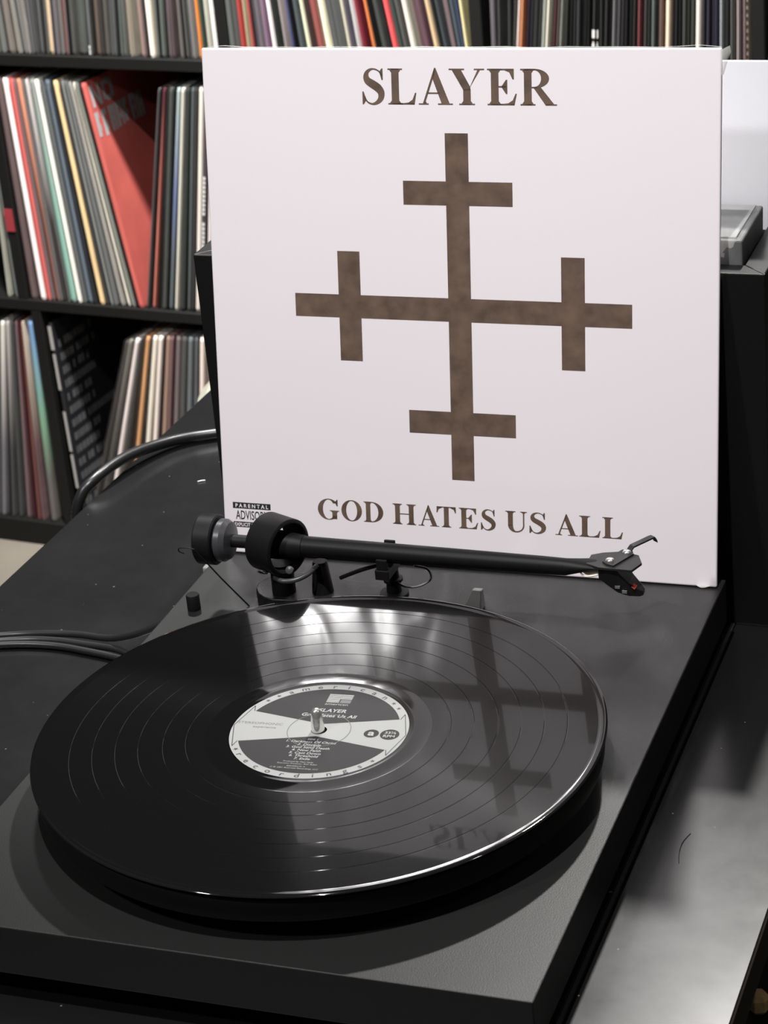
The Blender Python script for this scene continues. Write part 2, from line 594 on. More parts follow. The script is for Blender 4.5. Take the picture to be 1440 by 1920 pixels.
def film_mat(name, op, tint):
    m = bpy.data.materials.new(name); m.use_nodes = True
    nt = m.node_tree; p = P(m)
    setin(p, Base_Color=tint, Roughness=0.2)
    tr = nt.nodes.new('ShaderNodeBsdfTransparent')
    mx = nt.nodes.new('ShaderNodeMixShader'); mx.inputs[0].default_value = op
    nt.links.new(tr.outputs[0], mx.inputs[1]); nt.links.new(p.outputs[0], mx.inputs[2])
    out = [n for n in nt.nodes if n.type == 'OUTPUT_MATERIAL'][0]
    nt.links.new(mx.outputs[0], out.inputs['Surface'])
    return m
FILM = film_mat('clear polythene film', 0.14, (0.75, 0.77, 0.74))
FILM2 = film_mat('crumpled clear film', 0.42, (0.85, 0.85, 0.80))

def film_mesh(seed):
    """loose plastic outer sleeve standing a little proud of the card: top flap and drooping bottom corner"""
    rnd = random.Random(seed)
    bm = bmesh.new()
    N = 6
    for sx in (-0.56, 0.56):
        g = []
        for i in range(N + 1):
            y = -0.003 + i * 0.054
            g.append([bm.verts.new((sx + rnd.uniform(-.03, .03), y, z + (rnd.uniform(-.003, .003) if z > .01 else 0)))
                      for z in (0.0012, 0.10, 0.20, 0.30, 0.318)])
        for a, b in zip(g[:-1], g[1:]):
            for i in range(4):
                bm.faces.new((a[i], b[i], b[i + 1], a[i + 1]))
    me = bpy.data.meshes.new('outer_sleeve'); bm.to_mesh(me); bm.free()
    for p in me.polygons: p.use_smooth = True
    me.materials.append(FILM)
    return me
FILMS = [film_mesh(i) for i in range(5)]

NAMES = [((214, 207, 196), 'cream white'), ((165, 160, 150), 'pale grey'), ((108, 106, 104), 'mid grey'), ((76, 76, 75), 'charcoal'), ((54, 54, 53), 'dark grey'), ((30, 30, 30), 'black'),
         ((205, 128, 70), 'orange'), ((188, 145, 105), 'tan'), ((178, 70, 66), 'red'), ((120, 71, 66), 'rust brown'), ((84, 38, 42), 'maroon'), ((92, 80, 78), 'brown grey'),
         ((74, 77, 104), 'navy'), ((110, 130, 160), 'blue'), ((116, 150, 136), 'teal green'), ((200, 198, 160), 'pale yellow'), ((112, 94, 104), 'mauve'), ((150, 147, 122), 'khaki'), ((88, 90, 76), 'olive'), ((62, 72, 68), 'dark green grey'), ((152, 134, 134), 'dusty pink')]
def cname(c):
    return min(NAMES, key=lambda n: sum((a - b) ** 2 for a, b in zip(n[0], c)))[1]
def ordn(i):
    return f"{i}{'th' if 10 <= i % 100 <= 20 else {1: 'st', 2: 'nd', 3: 'rd'}.get(i % 10, 'th')}"

def parse(t):
    out = []
    for l in t.splitlines():
        a, b, c, d = l.split()
        out.append([float(a) / 1000, float(b), float(c) / 1000, [tuple(int(v) for v in k.split(',')) for k in d.split('/')]])
    return out

def fill(recs, lo, hi, k, where, group, smoothn=2, film_p=0.2, base_depth=0.001):
    """stand records between lo and hi on board k; thin them where neighbours are too tight"""
    n = len(recs)
    lean = []
    for i in range(n):
        w = recs[max(0, i - smoothn):i + smoothn + 1]
        lean.append(sum(x[1] for x in w) / len(w))
    H = 0.315
    bot = [r[0] for r in recs]
    top = [r[0] + math.tan(R(l)) * H for r, l in zip(recs, lean)]
    for i in range(n):
        t2 = recs[i][2] / 2
        bot[i] = min(max(bot[i], lo + t2 + 0.0005), hi - t2 - 0.0005)
        top[i] = min(max(top[i], lo + t2 + 0.0005), hi - t2 - 0.0005)
    for arr in (bot, top):
        for _ in range(40):
            for i in range(n - 1):
                g = 0.0026 - (arr[i + 1] - arr[i])
                if g > 0:
                    arr[i] -= g / 2; arr[i + 1] += g / 2
    made = []
    for i, r in enumerate(recs):
        t = r[2]
        for arr in (bot, top):
            if i: t = min(t, 2 * (arr[i] - arr[i - 1]) * (t / (t + recs[i - 1][2])))
            if i < n - 1: t = min(t, 2 * (arr[i + 1] - arr[i]) * (t / (t + recs[i + 1][2])))
        t = max(t * 0.93, 0.0017)
        ang = math.atan2(top[i] - bot[i], H)
        o = bpy.data.objects.new('vinyl_record', LP)
        base = k * PT + abs(math.sin(ang)) * t / 2 + 0.0006
        link(o, None, f"{cname(r[3][0])} record, {ordn(i + 1)} along {where}", 'record', group)
        o.matrix_world = SM @ Matrix.Translation((bot[i], base_depth + 0.0035 * random.random(), base)) @ Matrix.Rotation(ang, 4, 'Y') @ Matrix.Diagonal((t / 1.13, 1, 1, 1))
        o.material_slots[0].link = 'OBJECT'
        o.material_slots[0].material = spine_mat(r[3])
        if random.random() < film_p and t > 0.004:
            f = bpy.data.objects.new('outer_sleeve', random.choice(FILMS))
            link(f, o)
        made.append(o)
    return made

T_ = parse(TOP)
h = BT / 2
cell0 = [r for r in T_ if r[0] < 0.350]
cell1 = [r for r in T_ if 0.350 <= r[0] < 0.700]
cell2 = [r for r in T_ if 0.700 <= r[0] < 1.047]
cell3 = [r for r in T_ if r[0] >= 1.047]
c0 = fill(cell0, h, PT - h, 1, 'the top compartment above the red sleeve', 'records in the top row')
c1 = fill(cell1, PT + h, 2 * PT - h, 1, 'the top compartment ending in a pale yellow spine', 'records in the top row')
c2 = fill(cell2, 2 * PT + h, 3 * PT - h, 1, 'the top compartment ending in the dotted spine', 'records in the top row')
c3 = fill(cell3, 3 * PT + h, 4 * PT - h, 1, 'the top compartment past the dotted spine', 'records in the top row')
ml = fill(parse(MIDL)[:2], -PT + h, -0.0255, 0, 'the middle row before the red sticker', 'records in the middle row', 1)
mr_ = fill(parse(MIDR), -0.0085, PT - h, 0, 'the middle row between red sticker and red sleeve', 'records in the middle row', 0, 0.4)
m2 = fill(parse(MIDR2), -0.0085, PT - h, 0, 'the middle row after the red sleeve', 'records in the middle row', 0, 0.3)
bl = fill(parse(BOTL), -PT + h, -h, -1, 'the bottom row before the leaning black sleeve', 'records in the bottom row', 1)
br = fill(parse(BOTR), h, PT - h, -1, 'the bottom row after the leaning black sleeve', 'records in the bottom row', 0, 0.4)

# white dotted spine and pale spine letterings
M_INK = mat('black spine print', (0.012, 0.012, 0.012), 0.5)
M_PALE = mat('pale spine print', (0.55, 0.54, 0.51), 0.5)
def spine_marks(o, m, rects):
    """rects: x0, x1 (fractions of the thickness), z0, z1 in metres; printed just proud of the spine"""
    for x0, x1, z0, z1 in rects:
        bm = bmesh.new()
        bm.faces.new([bm.verts.new((x, -0.0006, z)) for x, z in ((x0, z0), (x1, z0), (x1, z1), (x0, z1))])
        build('spine_print', bm, m, o)
spine_marks(c2[-1], M_INK, [(-0.28, 0.28, 0.004 + 0.0089 * i, 0.0085 + 0.0089 * i) for i in range(34)])
dk = [i for i, r in enumerate(cell2) if 0.825 < r[0] < 0.86]
for i in (dk[4:6] if len(dk) > 5 else dk[:2]):
    spine_marks(c2[i], M_PALE, [(-0.42, 0.42, 0.041, 0.051), (-0.25, 0.25, 0.0335, 0.0365), (-0.42, 0.42, 0.0305, 0.0335)])
for i in (17, 45):
    if i < len(c0): spine_marks(c0[i], M_PALE, [(-0.4, 0.4, 0.002, 0.0085), (-0.4, 0.4, 0.0095, 0.014)])
spine_marks(m2[11], M_PALE, [(-0.30, 0.30, 0.088 + 0.0062 * i, 0.0925 + 0.0062 * i) for i in range(7)] + [(-0.3, 0.3, 0.140 + 0.0062 * i, 0.1445 + 0.0062 * i) for i in range(9)])

# the red sleeve and the black sleeve lean over with their front covers showing
def leaning(rec, k, name_label, mats, part_builder, depth=0.001):
    s, a, t, c = rec
    o = bpy.data.objects.new('vinyl_record', LP)
    link(o, None, name_label, 'record')
    base = k * PT + abs(math.sin(R(a))) * t / 2 + 0.0003
    o.matrix_world = SM @ Matrix.Translation((s, depth, base)) @ Matrix.Rotation(R(a), 4, 'Y') @ Matrix.Diagonal((t / 1.13, 1, 1, 1))
    o.material_slots[0].link = 'OBJECT'; o.material_slots[0].material = mats
    part_builder(o)
    return o
GREYP = mat('shade-greyed white print', (0.34, 0.34, 0.34), 0.6, 0.1)  # white print, its grey standing for the shade inside the compartment
GREYK = mat('grey cover print', (0.085, 0.085, 0.085), 0.6, 0.1)
def red_parts(o):
    # white block capitals, greyed for shade, running in from the spine edge near the top of the cover
    def rect(bm, y0, y1, z0, z1, sk=0.0):
        bm.faces.new([bm.verts.new((0.566, y, z)) for y, z in ((y0, z0), (y1, z0), (y1 + sk, z1), (y0 + sk, z1))])
    bm = bmesh.new()
    # N
    rect(bm, 0.008, 0.014, 0.279, 0.309); rect(bm, 0.026, 0.032, 0.279, 0.309)
    bm.faces.new([bm.verts.new((0.566, y, z)) for y, z in ((0.014, 0.309), (0.014, 0.299), (0.026, 0.279), (0.026, 0.289))])
    # O
    rect(bm, 0.037, 0.044, 0.282, 0.307); rect(bm, 0.056, 0.063, 0.282, 0.307); rect(bm, 0.044, 0.056, 0.301, 0.309); rect(bm, 0.044, 0.056, 0.279, 0.287)
    build('cover_lettering', bm, GREYP, o)
    bm = bmesh.new()
    rnd = random.Random(3)
    y = 0.005
    while y < 0.115:
        w = rnd.uniform(0.008, 0.013)
        z0 = 0.239 + rnd.uniform(-.002, .003)
        rect(bm, y, y + 0.007, z0, 0.273)
        rect(bm, y + 0.006, y + w, 0.264, 0.273); rect(bm, y + 0.006, y + w, 0.248 + rnd.uniform(-.004, .004), 0.256)
        if rnd.random() < .6: rect(bm, y + w, y + w + 0.005, z0, 0.272)
        y += w + 0.007
    build('cover_lettering', bm, GREYP, o)
RED_M = mat('worn red card sleeve', (0.40, 0.085, 0.07), 0.5, 0.4, var=0.22, vscale=9)
leaning(parse(RED)[0], 0, 'red sleeve with pale capitals leaning open in the middle row', RED_M, red_parts)
def black_parts(o):
    rnd = random.Random(11)
    for i in range(13):
        z = 0.276 - i * 0.0205
        bm = bmesh.new()
        y = 0.010
        L = rnd.uniform(0.06, 0.13)
        while y < L:
            w = rnd.uniform(0.004, 0.009)
            bm.faces.new([bm.verts.new((0.566, a, b)) for a, b in ((y, z), (y + w, z), (y + w, z + 0.0115), (y, z + 0.0115))])
            y += w + (0.0018 if rnd.random() < .8 else 0.008)
        build('cover_lettering', bm, GREYK, o)
    bm = bmesh.new()
    cy, cz = 0.235, 0.215
    pts = []
    for i in range(10):
        r = 0.026 if i % 2 == 0 else 0.008
        pts.append((0.566, cy + r * math.sin(i * math.pi / 5 + 0.3), cz + r * math.cos(i * math.pi / 5 + 0.3)))
    bm.faces.new([bm.verts.new(p) for p in pts])
    build('cover_emblem', bm, GREYK, o)
BLKS = mat('black card sleeve', (0.012, 0.012, 0.014), 0.45, 0.4)
bo = leaning(parse(BOTR0)[0], -1, 'black sleeve with rows of grey lettering leaning in the bottom row', BLKS, black_parts)
spine_marks(bo, mat('grey spine print', (0.32, 0.31, 0.29), 0.5), [(-0.48, 0.48, 0.276, 0.312), (-0.40, 0.40, 0.215, 0.270), (-0.38, 0.38, 0.120, 0.182), (-0.38, 0.38, 0.062, 0.115), (-0.4, 0.4, 0.004, 0.055)])

# ------------------------------------------------------------------ crate behind the cover, and what stands in it
CX0, CX1, CY0, CY1, CZ1, CT = -0.1727, 0.1834, 0.2802, 0.640, 0.1845, 0.0145
crate = empty('record_crate', (0, CY0, TZ), label='open black wooden record crate behind the white cover', cat='crate')
IC = Matrix.Translation((0, -CY0, -TZ))
def wpart(name, bm, m, parent, inv, **kw):
    bmesh.ops.transform(bm, matrix=inv, verts=bm.verts[:])
    return build(name, bm, m, parent, **kw)
CB = TZ + 0.0002
for nm, pts in (('front_panel', [(CX0, CY0), (CX1, CY0), (CX1 - CT, CY0 + CT), (CX0 + CT, CY0 + CT)]),
                ('back_panel', [(CX1, CY1), (CX0, CY1), (CX0 + CT, CY1 - CT), (CX1 - CT, CY1 - CT)]),
                ('side_panel', [(CX1, CY0), (CX1, CY1), (CX1 - CT, CY1 - CT), (CX1 - CT, CY0 + CT)]),
                ('side_panel', [(CX0, CY1), (CX0, CY0), (CX0 + CT, CY0 + CT), (CX0 + CT, CY1 - CT)])):
    bm = bmesh.new(); prism(bm, pts, CB, CZ1)
    wpart(nm, bm, BLK, crate, IC, bevel=0.0007)
bm = bmesh.new(); box(bm, CX0 + CT, CX1 - CT, CY0 + CT, CY1 - CT, CB, CB + 0.011)
wpart('base_board', bm, BLK, crate, IC)
CFL = CB + 0.0112
# white sleeve standing upright in the crate
M_WHITE = mat('bright white card', (0.62, 0.62, 0.65), 0.5, 0.35)
bm = bmesh.new(); box(bm, -0.1465, 0.1685, 0, 0.0036, 0, 0.315, Matrix.Translation((0, 0.3375, CFL + 0.0006)) @ Matrix.Rotation(R(-8), 4, 'X'))
build('blank_sleeve', bm, M_WHITE, bevel=0.0007, label='blank white record sleeve standing upright in the black crate', cat='record')
# clear-wrapped box set wedged in front of it
bx = empty('wrapped_box_set', (0.02, 0.32, CFL), label='clear plastic wrapped grey box set at the front of the crate', cat='box set')
IB = Matrix.Translation((-0.02, -0.32, -CFL))
bm = bmesh.new(); prism(bm, [(0.2965, CFL), (0.3360, CFL), (0.3600, 0.1985), (0.2965, 0.1985)], -0.135, 0.1672, Matrix(((0, 0, 1, 0), (1, 0, 0, 0), (0, 1, 0, 0), (0, 0, 0, 1))))
wpart('slipcase', bm, mat('grey card slipcase', (0.13, 0.135, 0.135), 0.35, 0.5, var=0.3, vscale=60), bx, IB, bevel=0.0012)
bm = bmesh.new(); box(bm, -0.130, 0.1632, 0.3000, 0.3580, 0.1986, 0.1992)
wpart('cover_sheet', bm, mat('pale grey print', (0.24, 0.245, 0.245), 0.3, 0.5, var=0.25, vscale=35), bx, IB)
bm = bmesh.new()
rnd = random.Random(4)
for (x0, x1, y0, y1, z0, z1) in ((0.146, 0.1665, 0.2958, 0.3020, 0.188, 0.2012), (0.1630, 0.1655, 0.298, 0.349, 0.190, 0.2012)):
    g = [[bm.verts.new((x0 + (x1 - x0) * i / 5 + rnd.uniform(-.0006, .0006), y0 + (y1 - y0) * i / 5 * (1 if x1 - x0 < .01 else 0.2) + rnd.uniform(-.0008, .0008), z0 + (z1 - z0) * j / 4 + rnd.uniform(-.001, .001))) for j in range(5)] for i in range(6)]
    for a, b in zip(g[:-1], g[1:]):
        for j in range(4): bm.faces.new((a[j], b[j], b[j + 1], a[j + 1]))
wpart('crumpled_wrap', bm, FILM2, bx, IB, smooth=80)

# ------------------------------------------------------------------ turntable
tt = empty('turntable', (0, 0, TZ), label='black belt-drive turntable with a straight tonearm on the table', cat='turntable')
IT = Matrix.Translation((0, 0, -TZ))
XA, XB, YA, YB, PTH = -0.1600, 0.1617, -0.1621, 0.2552, 0.0279
bm = bmesh.new(); box(bm, XA, XB, YA, YB, -PTH, 0)
plinth = wpart('plinth', bm, PLINTH, tt, IT, bevel=0.0007)
for x in (XA + 0.045, XB - 0.045):
    for y in (YA + 0.05, YB - 0.05):
        bm = bmesh.new()
        lathe(bm, [(0, TZ + 0.0003), (0.0155, TZ + 0.0003), (0.0175, TZ + 0.002), (0.0175, TZ + 0.006), (0.014, TZ + 0.009), (0.014, -PTH), (0, -PTH)], 32, Matrix.Translation((x, y, 0)))
        wpart('foot', bm, ARMD, tt, IT, smooth=35)
# rear sockets and clips on the edge of the plinth
for y, m in ((0.168, CHROME), (0.190, CHROME)):
    bm = bmesh.new(); lathe(bm, [(0, -0.006), (0.0040, -0.006), (0.0040, 0), (0.0046, 0), (0.0046, 0.002), (0, 0.002)], 20, Matrix.Translation((XA, y, -0.012)) @ AX)
    wpart('socket', bm, m, tt, IT, smooth=35)
for y in (0.226, 0.246):
    bm = bmesh.new(); box(bm, XA - 0.006, XA - 0.0001, y - 0.004, y + 0.004, -0.012, -0.003)
    wpart('hinge_clip', bm, mat('clear grey plastic', (0.25, 0.25, 0.25), 0.2), tt, IT, bevel=0.001)
# platter with felt mat
bm = bmesh.new()
lathe(bm, [(0, 0.0115), (0.1465, 0.0115), (0.1485, 0.0122), (0.1490, 0.0135), (0.1490, 0.0225), (0.1482, 0.0240), (0, 0.0240)], 160)
platter = wpart('platter', bm, mat('black coated steel platter', (0.005, 0.005, 0.005), 0.5, 0.2), tt, IT, smooth=35)
bm = bmesh.new(); lathe(bm, [(0, 0.0241), (0.1475, 0.0241), (0.1475, 0.0260), (0, 0.0260)], 120)
wpart('felt_mat', bm, mat('black felt', (0.012, 0.012, 0.012), 0.95, 0.1, bump=0.3, bscale=1500), tt, IT, smooth=35)
bm = bmesh.new(); lathe(bm, [(0, 0.0001), (0.030, 0.0001), (0.030, 0.0114), (0, 0.0114)], 48)
wpart('bearing_hub', bm, ARMD, tt, IT, smooth=35)
bm = bmesh.new()
lathe(bm, [(0, 0.0262), (0.0036, 0.0262), (0.0036, 0.0285), (0.0034, 0.0330), (0.0028, 0.0388), (0.0020, 0.0402), (0.0009, 0.0408), (0, 0.0409)], 32)
wpart('spindle', bm, CHROME, tt, IT, smooth=50)
# drive knob on the corner of the plinth
bm = bmesh.new(); lathe(bm, [(0, 0), (0.0040, 0), (0.0041, 0.0004), (0.0041, 0.0095), (0.0037, 0.0101), (0, 0.0101)], 28, Matrix.Translation((-0.1455, 0.1635, 0)))
wpart('knob', bm, ARMD, tt, IT, smooth=35)

# tonearm bearing plate
AY, AZ = 0.174, 0.0432
bm = bmesh.new()
pl = []
def arc(cx, cy, r, a0, a1, n=10):
    return [(cx + r * math.cos(R(a0 + (a1 - a0) * i / n)), cy + r * math.sin(R(a0 + (a1 - a0) * i / n))) for i in range(n + 1)]
pl = arc(-0.092, 0.184, 0.0185, 75, 285) + arc(-0.0245, 0.1845, 0.0095, -80, 80)
prism(bm, pl, 0.0002, 0.0102)
wpart('bearing_plate', bm, PLINTH, tt, IT, smooth=30, bevel=0.0006)
bm = bmesh.new(); lathe(bm, [(0, 0.0103), (0.0072, 0.0103), (0.0070, 0.030), (0, 0.030)], 32, Matrix.Translation((-0.0905, 0.1765, 0)))
wpart('pivot_pillar', bm, ARMD, tt, IT, smooth=35)
bm = bmesh.new(); lathe(bm, [(0, 0.0103), (0.0066, 0.0103), (0.0064, 0.0118), (0.0046, 0.0295), (0.0040, 0.0305), (0, 0.0305)], 32, Matrix.Translation((-0.0672, 0.1810, 0)))
lift = wpart('lift_pillar', bm, ARMD, tt, IT, smooth=35)
bm = bmesh.new()
pts = [(-0.0900, 0.1640, 0.0262), (-0.0840, 0.1610, 0.0258), (-0.0765, 0.1625, 0.0262), (-0.0705, 0.1680, 0.0278), (-0.0672, 0.1765, 0.0296)]
tube(bm, pts, 0.0016, 8)
wpart('lift_arc', bm, DIAL, lift, IT, smooth=60)
# gimbal ring
ri, ro = 0.0146, 0.0177
bm = bmesh.new()
lathe(bm, [(ri, -0.0092), (ri + 0.0008, -0.0100), (ro - 0.0010, -0.0100), (ro, -0.0092), (ro, 0.0092), (ro - 0.0010, 0.0100), (ri + 0.0008, 0.0100), (ri, 0.0092)], 64,
      Matrix.Translation((-0.0905, AY, AZ)) @ Matrix.Rotation(R(-23), 4, 'Z') @ AX, closed=True)
ring = wpart('gimbal_ring', bm, ARM, tt, IT, smooth=40)
bm = bmesh.new()
lathe(bm, [(0.0022, -0.0003), (0.0030, -0.0003), (0.0032, 0.0006), (0.0022, 0.0006)], 20, Matrix.Translation((-0.0960, AY - 0.0125, AZ - 0.0125)) @ Matrix.Rotation(R(135), 4, 'X'), closed=True)
wpart('ring_screw', bm, DIAL, ring, IT, smooth=40)
bm = bmesh.new(); lathe(bm, [(0, -0.0004), (0.0024, -0.0004), (0.0024, 0.0012), (0.0012, 0.0016), (0, 0.0016)], 18, Matrix.Translation((-0.0800, AY - 0.0090, AZ - 0.0118)) @ Matrix.Rotation(R(60), 4, 'X'))
wpart('ring_screw', bm, DIAL, ring, IT, smooth=40)
# tonearm tube (with collar) and its pieces
bm = bmesh.new()
prof = [(0, -0.0160), (0.0070, -0.0160), (0.0085, -0.0145), (0.0088, 0.0010), (0.0084, 0.0060), (0.0070, 0.0150), (0.0068, 0.0172), (0.0063, 0.0174), (0.0062, 0.030), (0.0057, 0.110), (0.0053, 0.165), (0.0050, 0.178)]
lathe(bm, prof, 40, Matrix.Translation((-0.0905, AY, AZ)) @ AX)
# flattened nose of the tube running into the headshell
rings = []
for i in range(9):
    t = i / 8
    x = -0.0905 + 0.178 + t * 0.026
    hz = 0.0050 * (1 - t) + 0.0009 * t
    hy = 0.0050 * (1 - t) + 0.0078 * t
    zc = AZ + (0.0050 - hz) * (0.0 if t == 0 else 0.72)
    rings.append([bm.verts.new((x, AY + 0.0035 * t + hy * math.cos(2 * math.pi * k / 24), zc + hz * math.sin(2 * math.pi * k / 24))) for k in range(24)])
for a, b in zip(rings[:-1], rings[1:]):
    for k in range(24): bm.faces.new((a[k], a[(k + 1) % 24], b[(k + 1) % 24], b[k]))
bm.faces.new(rings[-1])
bmesh.ops.remove_doubles(bm, verts=bm.verts[:], dist=0.00004)
arm = wpart('tonearm', bm, ARM, tt, IT, smooth=40)
HZ = AZ + 0.0026
bm = bmesh.new()
prism(bm, [(0.1000, 0.1720), (0.1080, 0.1685), (0.1275, 0.1680), (0.1310, 0.1780), (0.1270, 0.1872), (0.1170, 0.1905), (0.1060, 0.1872), (0.1000, 0.1835)], HZ, HZ + 0.0016)
wpart('headshell', bm, HEAD, arm, IT, bevel=0.0003)
bm = bmesh.new()
prism(bm, [(0.1090, 0.1745), (0.1120, 0.1715), (0.1165, 0.1700), (0.1242, 0.1865), (0.1225, 0.1900), (0.1165, 0.1905)], HZ + 0.0017, HZ + 0.0027)
lf = [(0.1205, 0.1890, HZ + 0.0024), (0.1218, 0.1925, HZ + 0.0042), (0.1300, 0.2035, HZ + 0.0050), (0.1312, 0.2048, HZ + 0.0050), (0.1322, 0.2046, HZ + 0.0036), (0.1326, 0.2046, HZ + 0.0025)]
for a, b in zip(lf[:-1], lf[1:]):
    a = Vector(a); b = Vector(b)
    t = (b - a).normalized(); sidev = Vector((0.0015, -0.0011, 0)); upv = Vector((0, 0, 0.0005))
    q = [a - sidev - upv, a + sidev - upv, a + sidev + upv, a - sidev + upv, b - sidev - upv, b + sidev - upv, b + sidev + upv, b - sidev + upv]
    v = [bm.verts.new(p) for p in q]
    for f in ((0, 1, 2, 3), (4, 7, 6, 5), (0, 4, 5, 1), (1, 5, 6, 2), (2, 6, 7, 3), (3, 7, 4, 0)): bm.faces.new([v[i] for i in f])
wpart('finger_lift', bm, HEAD, arm, IT)
for x, y in ((0.1132, 0.1752), (0.1202, 0.1866)):
    bm = bmesh.new(); lathe(bm, [(0, 0), (0.0025, 0), (0.0026, 0.0006), (0.0021, 0.0014), (0.0010, 0.0018), (0, 0.0018)], 24, Matrix.Translation((x, y, HZ + 0.0027)))
    wpart('screw', bm, CHROME, arm, IT, smooth=50)
# cartridge: moulded wedge body with stylus nose, hung below the headshell
bm = bmesh.new()
def sec(x, y0, y1, z0, z1): return [bm.verts.new((x, y0, z0)), bm.verts.new((x, y1, z0)), bm.verts.new((x, y1, z1)), bm.verts.new((x, y0, z1))]
cy = 0.1772
ss = [sec(0.1075, cy - 0.0075, cy + 0.0075, HZ - 0.0060, HZ - 0.0002), sec(0.1125, cy - 0.0080, cy + 0.0080, HZ - 0.0098, HZ - 0.0002), sec(0.1185, cy - 0.0078, cy + 0.0078, HZ - 0.0142, HZ - 0.0010),
      sec(0.1245, cy - 0.0060, cy + 0.0060, HZ - 0.0168, HZ - 0.0085), sec(0.1300, cy - 0.0036, cy + 0.0036, HZ - 0.0178, HZ - 0.0135), sec(0.1318, cy - 0.0020, cy + 0.0020, HZ - 0.0176, HZ - 0.0150)]
for a, b in zip(ss[:-1], ss[1:]):
    for k in range(4): bm.faces.new((a[k], a[(k + 1) % 4], b[(k + 1) % 4], b[k]))
bm.faces.new(ss[0]); bm.faces.new(ss[-1])
wpart('cartridge', bm, mat('glossy black cartridge', (0.010, 0.010, 0.010), 0.25), arm, IT, bevel=0.0004)
bm = bmesh.new(); box(bm, -0.0011, 0.0011, -0.0016, 0.0016, 0, 0.0003, Matrix.Translation((0.1272, cy - 0.0042, HZ - 0.0112)) @ Matrix.Rotation(R(38), 4, 'Y') @ Matrix.Rotation(R(25), 4, 'X'))
wpart('red_mark', bm, mat('red mark', (0.40, 0.05, 0.03), 0.5, 0.2), arm, IT, label='red dot')
for k, (x, z) in enumerate(((0.1185, 0.0105), (0.1225, 0.0132))):
    bm = bmesh.new(); box(bm, x - 0.0014, x + 0.0014, cy - 0.0083, cy - 0.0074, HZ - z - 0.0008, HZ - z + 0.0008)
    wpart('cartridge_vent', bm, mat('pale print', (0.14, 0.14, 0.14), 0.4), arm, IT)
bm = bmesh.new(); box(bm, 0.0985, 0.1074, cy - 0.006, cy + 0.006, HZ - 0.0042, HZ - 0.0008)
wpart('terminal_block', bm, mat('pale steel', (0.45, 0.45, 0.44), 0.3, 0.5, 0.8), arm, IT, bevel=0.0003)
for k, c in enumerate(((0.75, 0.70, 0.55), (0.72, 0.45, 0.12), (0.65, 0.62, 0.58), (0.05, 0.05, 0.05))):
    bm = bmesh.new(); y = cy - 0.0065 + k * 0.0032
    tube(bm, [(0.0955, y + 0.001, HZ - 0.0028), (0.0990, y, HZ - 0.0058), (0.1035, y - 0.0004, HZ - 0.0052), (0.1078, y, HZ - 0.0040)], 0.0005, 6, 4)
    wpart('lead_wire', bm, mat('wire sleeve', c, 0.4), arm, IT)
# counterweight behind the gimbal
MC = Matrix.Translation((0, AY, AZ)) @ AX
bm = bmesh.new(); lathe(bm, [(0, -0.127), (0.0040, -0.127), (0.0040, -0.101), (0, -0.101)], 24, MC)
wpart('rear_shaft', bm, ARMD, arm, IT, smooth=40)
bm = bmesh.new(); lathe(bm, [(0, -0.1400), (0.0143, -0.1400), (0.0154, -0.1390), (0.0154, -0.1290), (0.0146, -0.1281), (0, -0.1281)], 56, MC)
wpart('counterweight', bm, ARMD, arm, IT, smooth=40)
bm = bmesh.new(); lathe(bm, [(0, -0.1280), (0.0118, -0.1280), (0.0130, -0.1268), (0.0130, -0.1235), (0.0112, -0.1205), (0.0060, -0.1192), (0, -0.1192)], 56, MC)
wpart('force_dial', bm, DIAL, arm, IT, smooth=30)
# bias wire with its hook
bm = bmesh.new()
tube(bm, [(-0.1435, 0.1562, 0.0415), (-0.1462, 0.1552, 0.0432), (-0.1455, 0.1548, 0.0455), (-0.1400, 0.1550, 0.0462), (-0.1362, 0.1555, 0.0452)], 0.0004, 6, 6)
tube(bm, [(-0.1362, 0.1555, 0.0452), (-0.1245, 0.1625, 0.0235), (-0.1131, 0.1725, 0.0003)], 0.00055, 6, 2, False)
wpart('bias_wire', bm, ARMD, tt, IT, smooth=60)
# arm rest with clip, cueing lever, small lead loop
bm = bmesh.new()
lathe(bm, [(0, 0.0103), (0.0088, 0.0103), (0.0086, 0.0128), (0.0046, 0.0132), (0.0042, 0.0200), (0.0058, 0.0204), (0.0058, 0.0222), (0.0038, 0.0226), (0.0034, 0.0300), (0, 0.0300)], 28, Matrix.Translation((-0.0222, 0.1830, 0)))
rest = wpart('arm_rest', bm, ARMD, tt, IT, smooth=35)
bm = bmesh.new(); box(bm, -0.0262, -0.0175, 0.1645, 0.1845, 0.0296, 0.0358)
box(bm, -0.0252, -0.0184, 0.1652, 0.1670, 0.0358, 0.0425); box(bm, -0.0252, -0.0184, 0.1812, 0.1830, 0.0358, 0.0475)
wpart('rest_clip', bm, ARMD, rest, IT, bevel=0.0005)
bm = bmesh.new(); tube(bm, [(-0.0540, 0.1787, 0.0215), (-0.0400, 0.1775, 0.0285), (-0.0240, 0.1766, 0.0348)], 0.0013, 8, 4)
wpart('cue_bar', bm, ARMD, rest, IT, smooth=60)
bm = bmesh.new(); tube(bm, [(-0.0180, 0.1790, 0.0212), (-0.0120, 0.1752, 0.0212), (-0.0040, 0.1746, 0.0222), (0.0035, 0.1770, 0.0262), (0.0015, 0.1795, 0.0315), (-0.0060, 0.1770, 0.0345)], 0.0007, 6, 6)
wpart('lead_loop', bm, RUBBER, rest, IT, smooth=60)
M_LEV = mat('brushed grey lever', (0.40, 0.40, 0.39), 0.35, 0.5, 0.4)
bm = bmesh.new()
